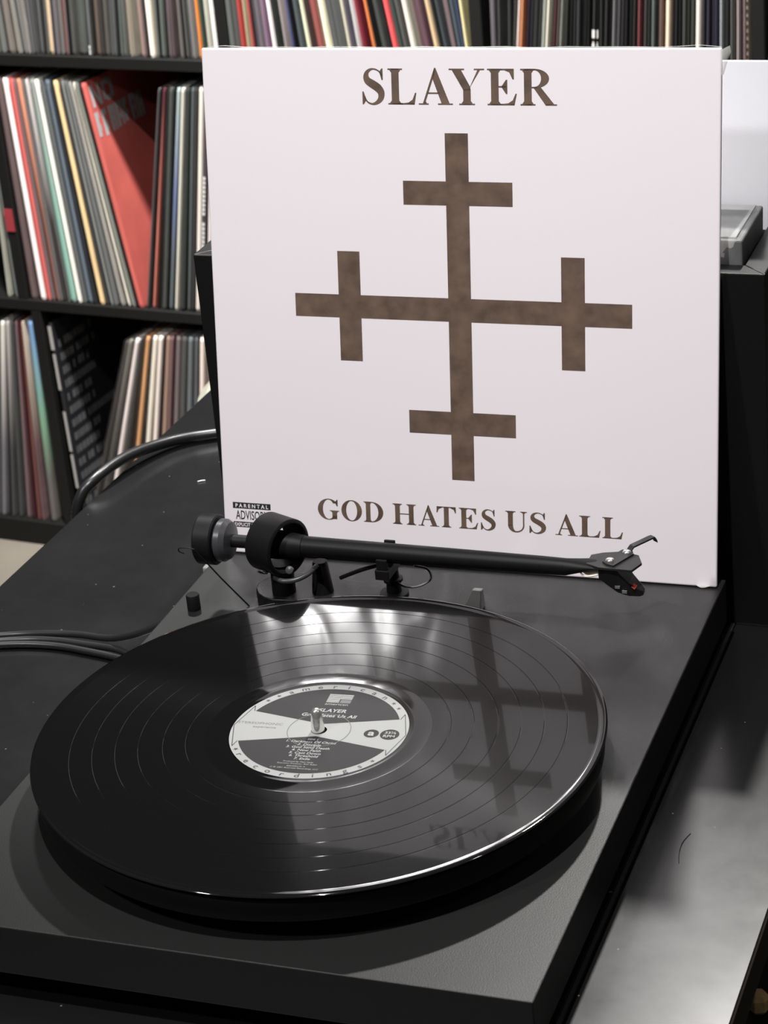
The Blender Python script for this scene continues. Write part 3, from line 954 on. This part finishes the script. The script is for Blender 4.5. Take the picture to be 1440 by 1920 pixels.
v = [bm.verts.new(p) for p in ((0.0170, 0.1885, 0.0002), (0.0290, 0.1885, 0.0002), (0.0290, 0.1985, 0.0002), (0.0170, 0.1985, 0.0002), (0.0262, 0.1840, 0.0175), (0.0318, 0.1840, 0.0175), (0.0318, 0.1885, 0.0170), (0.0262, 0.1885, 0.0170))]
for f in ((0, 3, 2, 1), (4, 5, 6, 7), (0, 1, 5, 4), (1, 2, 6, 5), (2, 3, 7, 6), (3, 0, 4, 7)): bm.faces.new([v[i] for i in f])
wpart('cue_lever', bm, M_LEV, tt, IT, bevel=0.0006)

# ------------------------------------------------------------------ the record on the platter
def vinyl_material():
    m = bpy.data.materials.new('black vinyl grooves'); m.use_nodes = True
    nt = m.node_tree; p = P(m)
    setin(p, Base_Color=(0.0045, 0.0045, 0.0048), Roughness=0.13, Anisotropic=0.92, Anisotropic_Rotation=0.25, Coat_Weight=0.52, Coat_Roughness=0.035, Coat_IOR=1.52)
    p.inputs['Specular IOR Level'].default_value = 0.09
    tg = nt.nodes.new('ShaderNodeTangent'); tg.direction_type = 'RADIAL'; tg.axis = 'Z'
    nt.links.new(tg.outputs[0], p.inputs['Tangent'])
    tc = nt.nodes.new('ShaderNodeTexCoord')
    sp = nt.nodes.new('ShaderNodeSeparateXYZ'); nt.links.new(tc.outputs['Object'], sp.inputs[0])
    cm = nt.nodes.new('ShaderNodeCombineXYZ'); nt.links.new(sp.outputs['X'], cm.inputs[0]); nt.links.new(sp.outputs['Y'], cm.inputs[1])
    ln = nt.nodes.new('ShaderNodeVectorMath'); ln.operation = 'LENGTH'; nt.links.new(cm.outputs[0], ln.inputs[0])
    cr = nt.nodes.new('ShaderNodeCombineXYZ'); nt.links.new(ln.outputs['Value'], cr.inputs[0])
    nz = nt.nodes.new('ShaderNodeTexNoise'); setin(nz, Scale=2600.0, Detail=2.0); nt.links.new(cr.outputs[0], nz.inputs['Vector'])
    mr = nt.nodes.new('ShaderNodeMapRange'); setin(mr, From_Min=0.3, From_Max=0.7, To_Min=0.13 * 0.8, To_Max=0.13 * 1.25)
    nt.links.new(nz.outputs['Fac'], mr.inputs['Value']); nt.links.new(mr.outputs['Result'], p.inputs['Roughness'])
    return m
M_VINYL = vinyl_material()
M_DEAD = mat('smooth black vinyl', (0.0045, 0.0045, 0.0048), 0.05, 0.55)
rec = empty('playing_record', (0, 0, 0.0262), label='black vinyl record with black and white centre label on the platter', cat='record')
Z0 = 0.0002
ZT = 0.00138
bm = bmesh.new()
GAP = [0.0695, 0.0815, 0.0945, 0.1065, 0.1185, 0.1305]
prof = [(0.1462, ZT)]
for g in reversed(GAP):
    prof += [(g + 0.00045, ZT), (g + 0.00025, ZT - 0.00012), (g - 0.00025, ZT - 0.00012), (g - 0.00045, ZT)]
prof += [(0.0600, ZT)]
lathe(bm, prof, 220)
build('grooves', bm, M_VINYL, rec, smooth=20)
bm = bmesh.new()
lathe(bm, [(0.0038, Z0), (0.1496, Z0), (0.1508, Z0 + 0.0005), (0.1510, Z0 + 0.0009), (0.1506, Z0 + 0.0014), (0.1494, Z0 + 0.00165), (0.1475, ZT + 0.0001), (0.1462, ZT)], 220)
build('rim', bm, M_DEAD, rec, smooth=60)
bm = bmesh.new()
lathe(bm, [(0.0600, ZT), (0.0597, ZT - 0.00002), (0.0518, ZT - 0.00002), (0.0512, ZT + 0.00003), (0.0500, ZT + 0.00003), (0.0494, ZT - 0.00002), (0.0474, ZT - 0.00002)], 160)
build('run_out', bm, M_DEAD, rec, smooth=40)
# ---- centre label, printed pieces as thin layers
LZ = ZT + 0.00005
LA = R(4.5)
LM = Matrix.Translation((0.0004, 0.0002, 0)) @ Matrix.Rotation(LA, 4, 'Z')
M_LW = mat('white label paper', (0.245, 0.249, 0.243), 0.6, 0.12)
M_LB = mat('charcoal label ink', (0.019, 0.018, 0.019), 0.55, 0.15)
M_LN = mat('dark label ink', (0.016, 0.016, 0.024), 0.45, 0.4)
M_LT = mat('pale label ink', (0.28, 0.28, 0.275), 0.6, 0.12)
M_LG = mat('grey label ink', (0.12, 0.12, 0.12), 0.6, 0.12)
mm = 0.001
bm = bmesh.new(); lathe(bm, [(0.0042, LZ), (0.0474, LZ)], 128); bmesh.ops.transform(bm, matrix=LM, verts=bm.verts[:])
lab = build('label', bm, M_LW, rec)
lab['label'] = 'black and white printed paper centre label'
def lay(name, bm, m, z):
    bmesh.ops.transform(bm, matrix=LM @ Matrix.Translation((0, 0, LZ + z)), verts=bm.verts[:])
    return build(name, bm, m, lab)
rB = 42.6
for sgn in (1, -1):
    bm = bmesh.new()
    a0 = math.degrees(math.atan2(15.3, math.sqrt(rB ** 2 - 15.3 ** 2)))
    pts = [(x * mm, sgn * y * mm) for x, y in arc(0, 0, rB, a0, 180 - a0, 48)] + [(0, sgn * 6.2 * mm)]
    if sgn < 0: pts.reverse()
    flat(bm, pts)
    lay('printed_field', bm, M_LB, 0.00003)
def line(bm, p, q, w):
    p = Vector(p); q = Vector(q); t = (q - p).normalized(); n = Vector((-t.y, t.x)) * w / 2
    flat(bm, [tuple(v * mm) for v in (p - n, q - n, q + n, p + n)])
for s in (1, -1):
    bm = bmesh.new()
    for a, b in (((s * 47.0, 0), (s * 41.5, 20.6)), ((s * 41.5, 20.6), (s * 40.3, 15.3)), ((s * 47.0, 0), (s * 41.5, -20.6)), ((s * 41.5, -20.6), (s * 40.3, -15.3))):
        line(bm, a, b, 0.45)
    lay('arrow_outline', bm, M_LN, 0.00006)
def star(bm, r0, ang, size):
    cx, cy = r0 * math.cos(R(ang)), r0 * math.sin(R(ang))
    flat(bm, [((cx + (size if i % 2 == 0 else size * 0.42) * math.cos(R(ang + 36 * i))) * mm, (cy + (size if i % 2 == 0 else size * 0.42) * math.sin(R(ang + 36 * i))) * mm) for i in range(10)])
bm = bmesh.new()
for a in (143.6, 134.8, 43.6, 35.6, -148.6, -36.4): star(bm, 45.0, a, 1.5)
lay('printed_stars', bm, M_LN, 0.00006)
def text_mesh(s, size, shear=0.0, bold=0.0, align='CENTER', sx=1.0):
    cu = bpy.data.curves.new('t', 'FONT'); cu.body = s; cu.size = 1.0; cu.align_x = align; cu.offset = bold; cu.shear = shear; cu.resolution_u = 3
    ob = bpy.data.objects.new('t', cu); COL.objects.link(ob)
    dg = bpy.context.evaluated_depsgraph_get(); dg.update()
    me = bpy.data.meshes.new_from_object(ob.evaluated_get(dg))
    bm = bmesh.new(); bm.from_mesh(me)
    bpy.data.objects.remove(ob); bpy.data.curves.remove(cu); bpy.data.meshes.remove(me)
    bmesh.ops.transform(bm, matrix=Matrix.Diagonal((size * sx, size, 1, 1)), verts=bm.verts[:])
    return bm
def put(bm, src, M):
    bmesh.ops.transform(src, matrix=M, verts=src.verts[:])
    me = bpy.data.meshes.new('x'); src.to_mesh(me); src.free(); bm.from_mesh(me); bpy.data.meshes.remove(me)
def ltext(name, m, items, z=0.00006):
    bm = bmesh.new()
    for s, x, y, size, shear, bold, sx, rot in items:
        put(bm, text_mesh(s, size * mm, shear, bold, 'CENTER', sx), Matrix.Translation((x * mm, y * mm, 0)) @ Matrix.Rotation(R(rot), 4, 'Z'))
    lay(name, bm, m, z)
it = []
for i, ch in enumerate('american'):
    a = 125.5 - i * (71.5 / 7)
    it.append((ch, 43.45 * math.cos(R(a)), 43.45 * math.sin(R(a)), 5.0, 0, 0.012, 1.2, a - 90))
for i, ch in enumerate('recordings'):
    a = -141.2 + i * (94.7 / 9)
    it.append((ch, 46.4 * math.cos(R(a)), 46.4 * math.sin(R(a)), 5.0, 0, 0.012, 1.2, a + 90))
ltext('ring_lettering', M_LN, it)
ltext('title_lettering', M_LT, [('SLAYER', 1.6, 18.6, 4.6, 0.15, 0.02, 1.0, 0), ('God Hates Us All', 1.0, 13.6, 4.2, 0.15, 0.02, 1.0, 0), ('american', 2.0, 25.9, 3.1, 0, 0, 1.15, 0)])
tr = ['1. Darkness Of Christ', '2. Disciple', '3. God Send Death', '4. New Faith', '5. Cast Down', '6. Threshold', '7. Exile']
ltext('track_lettering', M_LT, [('SIDE 1', -0.5, -10.2, 2.0, 0.1, 0.01, 1.1, 0)] + [(s, -1.0, -13.1 - 2.75 * i, 2.9, 0.15, 0.015, 1.05, 0) for i, s in enumerate(tr)] +
      [('Produced by Matt Hyde', -2.0, -32.3, 1.6, 0.1, 0, 1.05, 0), ('Executive Producer: Rick Rubin', -2.0, -34.2, 1.6, 0.1, 0, 1.05, 0), ('B0018860-01 A', -2.0, -36.6, 1.5, 0.1, 0, 1.05, 0), ('\u00a9 \u2117 2001 American Recordings, LLC', -2.5, -38.5, 1.6, 0.1, 0, 1.05, 0)])
ltext('stereo_lettering', M_LG, [('STEREOPHONIC', -33.2, 2.3, 3.0, 0, 0, 1.15, 0), ('experience', -30.0, -1.1, 2.6, 0, 0, 1.1, 0)])
bm = bmesh.new()
for i in range(7):
    y1 = 37.2 - i * 1.28
    x1 = 9.0 if i < 4 else 2.6
    flat(bm, [(-4.4 * mm, (y1 - 0.85) * mm), (x1 * mm, (y1 - 0.85) * mm), (x1 * mm, y1 * mm), (-4.4 * mm, y1 * mm)])
lay('flag_emblem', bm, M_LT, 0.00006)
bm = bmesh.new()
flat(bm, [(3.2 * mm, 28.4 * mm), (9.0 * mm, 28.4 * mm), (9.0 * mm, 31.9 * mm), (3.2 * mm, 31.9 * mm)])
lay('flag_canton', bm, M_LG, 0.00006)
for cx, rr in ((28.5, 4.0), (38.4, 5.1)):
    bm = bmesh.new(); flat(bm, [(x * mm, y * mm) for x, y in arc(cx, -0.3, rr, 0, 360, 40)[:-1]])
    lay('printed_disc', bm, M_LB, 0.00006)
ltext('disc_lettering', M_LT, [('a', 28.5, -2.2, 7.2, 0, 0.03, 1.1, 0), ('33\u2153', 38.4, 0.4, 3.2, 0, 0.02, 1.05, 0), ('RPM', 38.4, -3.1, 3.3, 0, 0.02, 1.05, 0)], 0.00009)
bm = bmesh.new(); lathe(bm, [(0.0166, 0), (0.0170, 0)], 64); lay('pressing_ring', bm, M_LG, 0.00010)

# ------------------------------------------------------------------ the white cover leaning on the crate
TH = 0.17544811
PSI = 0.01118022
U_ = Vector((math.cos(PSI), math.sin(PSI), 0))
N_ = Vector((-math.sin(PSI), math.cos(PSI), 0))
W_ = Vector((0, 0, math.cos(TH))) + N_ * math.sin(TH)
B_ = U_.cross(W_) * -1.0
SB = 0.315
BL = Vector((0.15880623, 0.24238855, 0.0007)) - U_ * SB
CM = Matrix(((U_.x, W_.x, -B_.x, BL.x), (U_.y, W_.y, -B_.y, BL.y), (U_.z, W_.z, -B_.z, BL.z), (0, 0, 0, 1)))   # x right, y up the cover, z towards the viewer
if CM.col[2].y > 0: CM.col[2] = -CM.col[2]
cover = empty('record_cover', label='white shrink-wrapped album cover with brown crosses leaning behind the turntable', cat='album cover')
cover.matrix_world = CM
def wrap_mat(name, col, var=0.0, vs=30.0, rough=0.55):
    m = mat(name, col, rough, 0.4, coat=1.0, coat_rough=0.12, var=var, vscale=vs)
    P(m).inputs['Coat IOR'].default_value = 1.85
    nt = m.node_tree; p = P(m)
    tc = nt.nodes.new('ShaderNodeTexCoord')
    mp = nt.nodes.new('ShaderNodeMapping'); mp.inputs['Scale'].default_value = (1.0, 0.5, 1.0)
    nt.links.new(tc.outputs['Object'], mp.inputs['Vector'])
    nz = nt.nodes.new('ShaderNodeTexNoise'); setin(nz, Scale=46.0, Detail=0.3, Distortion=0.6)
    nt.links.new(mp.outputs['Vector'], nz.inputs['Vector'])
    b = nt.nodes.new('ShaderNodeBump'); setin(b, Strength=0.26, Distance=0.002)
    nt.links.new(nz.outputs['Fac'], b.inputs['Height'])
    nt.links.new(b.outputs['Normal'], p.inputs['Coat Normal'])
    return m
M_COVER = wrap_mat('white gloss card in shrink wrap', (0.80, 0.748, 0.775))
M_BROWN = wrap_mat('brown cover ink', (0.115, 0.074, 0.052), 0.30, 90.0)
M_BLACK = wrap_mat('black cover ink', (0.015, 0.014, 0.015))
CTK = 0.0034
bm = bmesh.new(); box(bm, 0, SB, 0, SB, -CTK, 0)
build('sleeve_board', bm, M_COVER, cover, bevel=0.0011, seg=3)
# emblem: plain cross crosslet
bm = bmesh.new()
c = (0.1592, 0.1612); hw = 0.0071; L2 = 0.1048; cb = 0.0695; cl = 0.0336
z = 0.00006
rects = [(-hw, hw, -L2, L2), (-L2, -hw, -hw, hw), (hw, L2, -hw, hw)]
for s in (1, -1):
    rects += [(-cl, -hw, s * cb - hw, s * cb + hw), (hw, cl, s * cb - hw, s * cb + hw), (s * cb - hw, s * cb + hw, hw, cl), (s * cb - hw, s * cb + hw, -cl, -hw)]
for x0, x1, y0, y1 in rects:
    flat(bm, [(c[0] + x0, c[1] + y0), (c[0] + x1, c[1] + y0), (c[0] + x1, c[1] + y1), (c[0] + x0, c[1] + y1)], z)
build('cross_emblem', bm, M_BROWN, cover)

# serif capitals drawn as filled strokes, cap height 1
def G():
    return []
def rect(g, x0, x1, y0, y1): g.append([(x0, y0), (x1, y0), (x1, y1), (x0, y1)])
def poly(g, *p): g.append(list(p))
def serif(g, x0, x1, y, up, sx0, sx1):
    """slab at y between x0..x1 with brackets into the stem sx0..sx1"""
    t = 0.042 * up
    rect(g, x0, x1, min(y, y + t), max(y, y + t))
    k = 0.075 * up
    poly(g, (sx0 - 0.055, y + t), (sx0, y + t), (sx0, y + t + k)); poly(g, (sx1, y + t), (sx1 + 0.055, y + t), (sx1, y + t + k))
def stem(g, x0, x1, y0=0.0, y1=1.0, l=0.105, r=0.105, bot=True, top=True):
    rect(g, x0, x1, y0, y1)
    if bot: serif(g, x0 - l, x1 + r, y0, 1, x0, x1)
    if top: serif(g, x0 - l, x1 + r, y1, -1, x0, x1)
def band(g, c, n):
    for (a, b), (d, e) in zip(c[:-1], c[1:]): g.append([a, d, e, b])
def ringarc(g, cx, cy, rxo, ryo, rxi, ryi, a0, a1, n=26):
    c = []
    for i in range(n + 1):
        a = R(a0 + (a1 - a0) * i / n)
        c.append(((cx + rxo * math.cos(a), cy + ryo * math.sin(a)), (cx + rxi * math.cos(a), cy + ryi * math.sin(a))))
    band(g, c, n)
def stroke(g, pts, ws):
    c = []
    for i, p in enumerate(pts):
        q0 = Vector(pts[max(i - 1, 0)]); q1 = Vector(pts[min(i + 1, len(pts) - 1)])
        t = (q1 - q0).normalized(); nn = Vector((-t.y, t.x)) * ws[i] / 2
        p = Vector(p); c.append(((p.x + nn.x, p.y + nn.y), (p.x - nn.x, p.y - nn.y)))
    band(g, c, len(pts))
def glyph(ch):
    g = G()
    if ch == 'L':
        stem(g, 0.13, 0.35); rect(g, 0.35, 0.80, 0, 0.045)
        poly(g, (0.50, 0.045), (0.80, 0.0), (0.86, 0.33), (0.82, 0.33), (0.74, 0.14), (0.62, 0.06)); w = 0.86
    elif ch == 'E':
        stem(g, 0.13, 0.35); rect(g, 0.35, 0.78, 0.955, 1.0); rect(g, 0.35, 0.80, 0, 0.045)
        poly(g, (0.52, 0.955), (0.66, 0.90), (0.75, 0.71), (0.79, 0.71), (0.79, 1.0), (0.60, 1.0))
        poly(g, (0.50, 0.045), (0.80, 0.0), (0.87, 0.32), (0.83, 0.32), (0.75, 0.14), (0.62, 0.06))
        rect(g, 0.35, 0.56, 0.485, 0.53); poly(g, (0.44, 0.53), (0.56, 0.70), (0.60, 0.70), (0.60, 0.31), (0.56, 0.31), (0.44, 0.485)); w = 0.87
    elif ch == 'T':
        stem(g, 0.33, 0.55, top=False); rect(g, 0.02, 0.86, 0.95, 1.0)
        poly(g, (0.0, 0.70), (0.04, 0.70), (0.10, 0.86), (0.26, 0.95), (0.26, 1.0), (0.01, 1.0)); poly(g, (0.88, 0.70), (0.84, 0.70), (0.78, 0.86), (0.62, 0.95), (0.62, 1.0), (0.87, 1.0)); w = 0.88
    elif ch == 'H':
        stem(g, 0.11, 0.33, l=0.11, r=0.10); stem(g, 0.73, 0.95, l=0.10, r=0.11); rect(g, 0.33, 0.73, 0.485, 0.535); w = 1.06
    elif ch == 'A':
        poly(g, (0.13, 0.04), (0.20, 0.04), (0.51, 0.86), (0.52, 1.02), (0.50, 1.02)); poly(g, (0.50, 1.02), (0.54, 1.02), (0.96, 0.04), (0.71, 0.04), (0.435, 0.74))
        rect(g, 0.26, 0.66, 0.30, 0.345); rect(g, 0.0, 0.31, 0, 0.042); rect(g, 0.60, 1.06, 0, 0.042); poly(g, (0.13, 0.04), (0.26, 0.04), (0.22, 0.10)); w = 1.06
    elif ch == 'Y':
        poly(g, (0.09, 0.96), (0.36, 0.96), (0.62, 0.50), (0.62, 0.40), (0.42, 0.40)); poly(g, (0.57, 0.42), (0.62, 0.42), (0.62, 0.50), (0.91, 0.96), (0.83, 0.96))
        rect(g, 0.0, 0.45, 0.958, 1.0); rect(g, 0.73, 1.03, 0.958, 1.0); rect(g, 0.41, 0.63, 0, 0.44); serif(g, 0.29, 0.75, 0, 1, 0.41, 0.63); w = 1.03
    elif ch == 'R':
        stem(g, 0.12, 0.34); ringarc(g, 0.42, 0.735, 0.42, 0.265, 0.19, 0.222, -90, 90); rect(g, 0.34, 0.42, 0.957, 1.0); rect(g, 0.34, 0.46, 0.47, 0.513)
        poly(g, (0.38, 0.50), (0.60, 0.50), (0.98, 0.04), (0.74, 0.0)); rect(g, 0.74, 1.06, 0, 0.042); w = 1.06
    elif ch == 'D':
        stem(g, 0.12, 0.34, r=0.0); ringarc(g, 0.40, 0.5, 0.56, 0.5, 0.32, 0.452, -90, 90, 36); rect(g, 0.34, 0.42, 0.955, 1.0); rect(g, 0.34, 0.42, 0, 0.045); w = 0.96
    elif ch == 'O':
        ringarc(g, 0.5, 0.5, 0.5, 0.52, 0.265, 0.475, 0, 360, 56); w = 1.0
    elif ch == 'G':
        ringarc(g, 0.5, 0.5, 0.5, 0.52, 0.265, 0.475, 38, 322, 48)
        rect(g, 0.66, 0.88, 0.03, 0.42); serif(g, 0.55, 0.98, 0.455, -1, 0.66, 0.88)
        poly(g, (0.88, 0.66), (0.92, 0.66), (0.92, 1.0), (0.885, 1.0), (0.84, 0.93), (0.78, 0.86)); poly(g, (0.66, 0.03), (0.88, 0.03), (0.88, 0.10), (0.70, 0.12)); w = 0.98
    elif ch == 'U':
        rect(g, 0.11, 0.33, 0.30, 1.0); serif(g, 0.0, 0.45, 1.0, -1, 0.11, 0.33); rect(g, 0.77, 0.835, 0.32, 1.0); serif(g, 0.66, 0.95, 1.0, -1, 0.77, 0.835)
        ringarc(g, 0.4725, 0.33, 0.3625, 0.35, 0.1425, 0.28, 180, 270, 14); ringarc(g, 0.4725, 0.33, 0.3625, 0.35, 0.2975, 0.28, 270, 360, 14); w = 0.95
    elif ch == 'S':
        pts = [(0.60, 0.80), (0.50, 0.93), (0.33, 0.985), (0.18, 0.92), (0.125, 0.79), (0.17, 0.66), (0.32, 0.56), (0.47, 0.46), (0.565, 0.33), (0.55, 0.17), (0.44, 0.055), (0.29, 0.012), (0.14, 0.08), (0.06, 0.24)]
        sp_ = [(v.x, v.y) for v in smooth_path([(x, y, 0) for x, y in pts], 4)]
        ws = [0.035, 0.042, 0.05, 0.10, 0.16, 0.21, 0.235, 0.235, 0.205, 0.165, 0.11, 0.055, 0.042, 0.035]
        wl = []
        for i in range(len(sp_)):
            f = i / (len(sp_) - 1) * (len(ws) - 1); k = min(int(f), len(ws) - 2); wl.append(ws[k] + (ws[k + 1] - ws[k]) * (f - k))
        stroke(g, sp_, wl)
        poly(g, (0.585, 0.68), (0.625, 0.68), (0.625, 1.0), (0.59, 1.0), (0.55, 0.95), (0.53, 0.88)); poly(g, (0.0, 0.0), (0.035, 0.0), (0.08, 0.06), (0.12, 0.12), (0.04, 0.36), (0.0, 0.36)); w = 0.66
    return g, w
def serif_line(name, letters, x0, base, hgt):
    """letters: (char, left, right) in mm from x0"""
    bm = bmesh.new()
    for ch, l, r_ in letters:
        g, w = glyph(ch)
        k = (r_ - l) / w
        for pl_ in g:
            pp = [((x0 + l + x * k) * mm, (base + y * hgt) * mm) for x, y in pl_]
            area = sum(a[0] * b[1] - b[0] * a[1] for a, b in zip(pp, pp[1:] + pp[:1]))
            if area < 0: pp.reverse()
            try: bm.faces.new([bm.verts.new((x, y, 0.00006)) for x, y in pp])
            except ValueError: pass
    return build_keep(name, bm, M_BROWN, cover)
def build_keep(name, bm, m, parent):
    me = bpy.data.meshes.new(name); bm.to_mesh(me); bm.free(); me.materials.append(m)
    o = bpy.data.objects.new(name, me); link(o, parent)
    return o
serif_line('title_lettering', [('S', 0, 13.7), ('L', 15.5, 33.5), ('A', 34.8, 55.7), ('Y', 53.5, 75.0), ('E', 76.2, 94.4), ('R', 96.2, 118.2)], 101.9, 282.3, 20.9)
q = 0.1472
serif_line('title_lettering', [(ch, (a - 42) * q, (b - 42) * q) for ch, a, b in (('G', 42, 138), ('O', 148, 240), ('D', 247, 335), ('H', 377, 480), ('A', 490, 580), ('T', 570, 655), ('E', 665, 750), ('S', 762, 825), ('U', 868, 960), ('S', 970, 1040), ('A', 1080, 1175), ('L', 1178, 1270), ('L', 1275, 1363))], 63.8, 26.0, 13.1)
# advisory notice in the corner
def crect(bm, x0, x1, y0, y1, z): flat(bm, [(x0 * mm, y0 * mm), (x1 * mm, y0 * mm), (x1 * mm, y1 * mm), (x0 * mm, y1 * mm)], z)
bm = bmesh.new()
for r_ in ((6.4, 32.0, 29.2, 33.2), (6.4, 32.0, 17.0, 20.6)): crect(bm, *r_, 0.00006)
build_keep('advisory_panel', bm, M_BLACK, cover)
def ctext(name, m, items, z):
    bm = bmesh.new()
    for s, x, y, size, bold, sx in items: put(bm, text_mesh(s, size * mm, 0, bold, 'CENTER', sx), Matrix.Translation((x * mm, y * mm, z)))
    build_keep(name, bm, m, cover)
ctext('advisory_lettering', M_COVER, [('P A R E N T A L', 19.2, 30.0, 3.3, 0.025, 1.0), ('EXPLICIT CONTENT', 19.2, 17.7, 3.1, 0.02, 0.86)], 0.00012)
ctext('advisory_lettering', M_BLACK, [('ADVISORY', 19.2, 22.2, 8.2, 0.012, 0.56)], 0.00008)
# loose shrink film at the corners
def film(name, rows):
    bm = bmesh.new(); g = [[bm.verts.new(p) for p in r_] for r_ in rows]
    for a, b in zip(g[:-1], g[1:]):
        for i in range(len(a) - 1): bm.faces.new((a[i], b[i], b[i + 1], a[i + 1]))
    return build(name, bm, FILM2, cover, smooth=80)
film('shrink_film', [[(0.3150, 0.3140, 0.0), (0.3172, 0.3152, -0.0015), (0.3190, 0.3160, -0.003)], [(0.3150, 0.3110, 0.0), (0.3182, 0.3118, -0.001), (0.3196, 0.3125, -0.003)], [(0.3150, 0.3060, 0.0), (0.3170, 0.3070, -0.001), (0.3178, 0.3075, -0.003)], [(0.3150, 0.3000, 0.0), (0.3153, 0.3000, -0.001), (0.3156, 0.3000, -0.003)]])
rnd = random.Random(9)
film('shrink_film', [[(0.002 + 0.0125 * i, 0.3150 + rnd.uniform(0.0002, 0.0008) + (0.0008 if i in (1, 24) else 0), -0.0004 - 0.0012 * j) for j in range(3)] for i in range(26)])
film('shrink_film', [[(0.303 + 0.001 * i, 0.0012 - 0.0002 * j, 0.0002 + 0.0020 * j * math.sin(math.pi * i / 8)) for j in range(3)] for i in range(9)])

# ------------------------------------------------------------------ cables
def cable(label, pts, r, seg=12):
    bm = bmesh.new(); tube(bm, pts, r, seg, 10)
    return build('cable', bm, RUBBER, smooth=60, label=label, cat='cable')
cable('thick black cable arching over the far table edge beside the crate', [(-0.176, 0.5350, -0.0390), (-0.225, 0.5230, -0.0390), (-0.2797, 0.4968, -0.0390), (-0.2997, 0.4828, -0.0380), (-0.3115, 0.4652, -0.0360), (-0.3200, 0.4433, -0.0335), (-0.3255, 0.4218, -0.0325), (-0.3305, 0.3990, -0.0345), (-0.3370, 0.3880, -0.0420), (-0.3420, 0.3830, -0.0620), (-0.3440, 0.3810, -0.1200)], 0.0042)
GRP = 'thin cables behind the turntable'
for lab_, pts in (('uppermost thin black cable leaving the plinth across the table', [(-0.3280, 0.1640, -0.0408), (-0.3063, 0.1733, -0.0408), (-0.2834, 0.1810, -0.0405), (-0.2610, 0.1828, -0.0385), (-0.2376, 0.1816, -0.0365), (-0.2123, 0.1758, -0.0335), (-0.1885, 0.1690, -0.0240), (-0.1650, 0.1680, -0.0120)]),
                  ('middle one of the three thin black cables on the table', [(-0.3240, 0.1575, -0.0408), (-0.3028, 0.1668, -0.0408), (-0.2769, 0.1757, -0.0408), (-0.2553, 0.1775, -0.0400), (-0.2313, 0.1750, -0.0392), (-0.2068, 0.1707, -0.0380), (-0.1850, 0.1630, -0.0395), (-0.1400, 0.1500, -0.0408)]),
                  ('lowest thin glossy black cable slipping under the plinth', [(-0.3230, 0.1530, -0.0408), (-0.3011, 0.1620, -0.0408), (-0.2749, 0.1700, -0.0408), (-0.2505, 0.1722, -0.0408), (-0.2270, 0.1695, -0.0408), (-0.2031, 0.1650, -0.0408), (-0.1869, 0.1590, -0.0408), (-0.1450, 0.1430, -0.0408)])):
    cable(lab_, pts, 0.0023, 10)['group'] = GRP

# ------------------------------------------------------------------ small things around
M_CREAM = mat('cream painted wood', (0.24, 0.235, 0.185), 0.4, 0.4, var=0.08, vscale=12)
st = empty('stool', (-0.40, 1.10, FZ), label='round cream stool half hidden behind the black table', cat='stool')
bm = bmesh.new(); lathe(bm, [(0, 0.545), (0.155, 0.545), (0.166, 0.550), (0.170, 0.560), (0.168, 0.572), (0.158, 0.580), (0.10, 0.577), (0, 0.576)], 64)
build('seat', bm, M_CREAM, st, smooth=40)
for i in range(4):
    a = R(45 + 90 * i)
    bm = bmesh.new(); tube(bm, [(0.11 * math.cos(a), 0.11 * math.sin(a), 0.5455), (0.16 * math.cos(a), 0.16 * math.sin(a), 0.001)], [0.014, 0.011], 14, 6, False)
    build('leg', bm, M_CREAM, st, smooth=50)
bm = bmesh.new(); box(bm, -0.305, 0.236, -0.30, 0.68, -0.330 + D, -0.316 + D); tpart('lower_shelf', bm, BLK)
M_PEG = mat('pale varnished wood', (0.55, 0.38, 0.18), 0.45, 0.4, var=0.15, vscale=200)
bm = bmesh.new(); lathe(bm, [(0, 0), (0.0050, 0), (0.0072, 0.003), (0.0072, 0.011), (0.0046, 0.015), (0, 0.0158)], 6)
o = build('wooden_knob', bm, M_PEG, bevel=0.0006, label='small pale wooden knob under the table edge', cat='knob')
o.location = (0.1755, 0.256, -0.3158); o.rotation_euler = (0, 0, 0.3)
bm = bmesh.new(); tube(bm, [(0.18496, 0.0491, TZ + 0.0003), (0.1828, 0.0400, TZ + 0.0004), (0.1832, 0.0300, TZ + 0.0003), (0.1850, 0.0212, TZ + 0.0003)], 0.00018, 5, 6)
build('hair_strand', bm, RUBBER, label='short curved hair lying on the glossy table leaf', cat='hair')
bm = bmesh.new(); tube(bm, [(-0.2610, 0.4228, TZ + 0.0006), (-0.2585, 0.4247, TZ + 0.0007), (-0.2562, 0.4256, TZ + 0.0006)], 0.0005, 6, 3)
build('lint_fleck', bm, M_WHITE, label='tiny white lint fleck on the black tabletop', cat='lint')
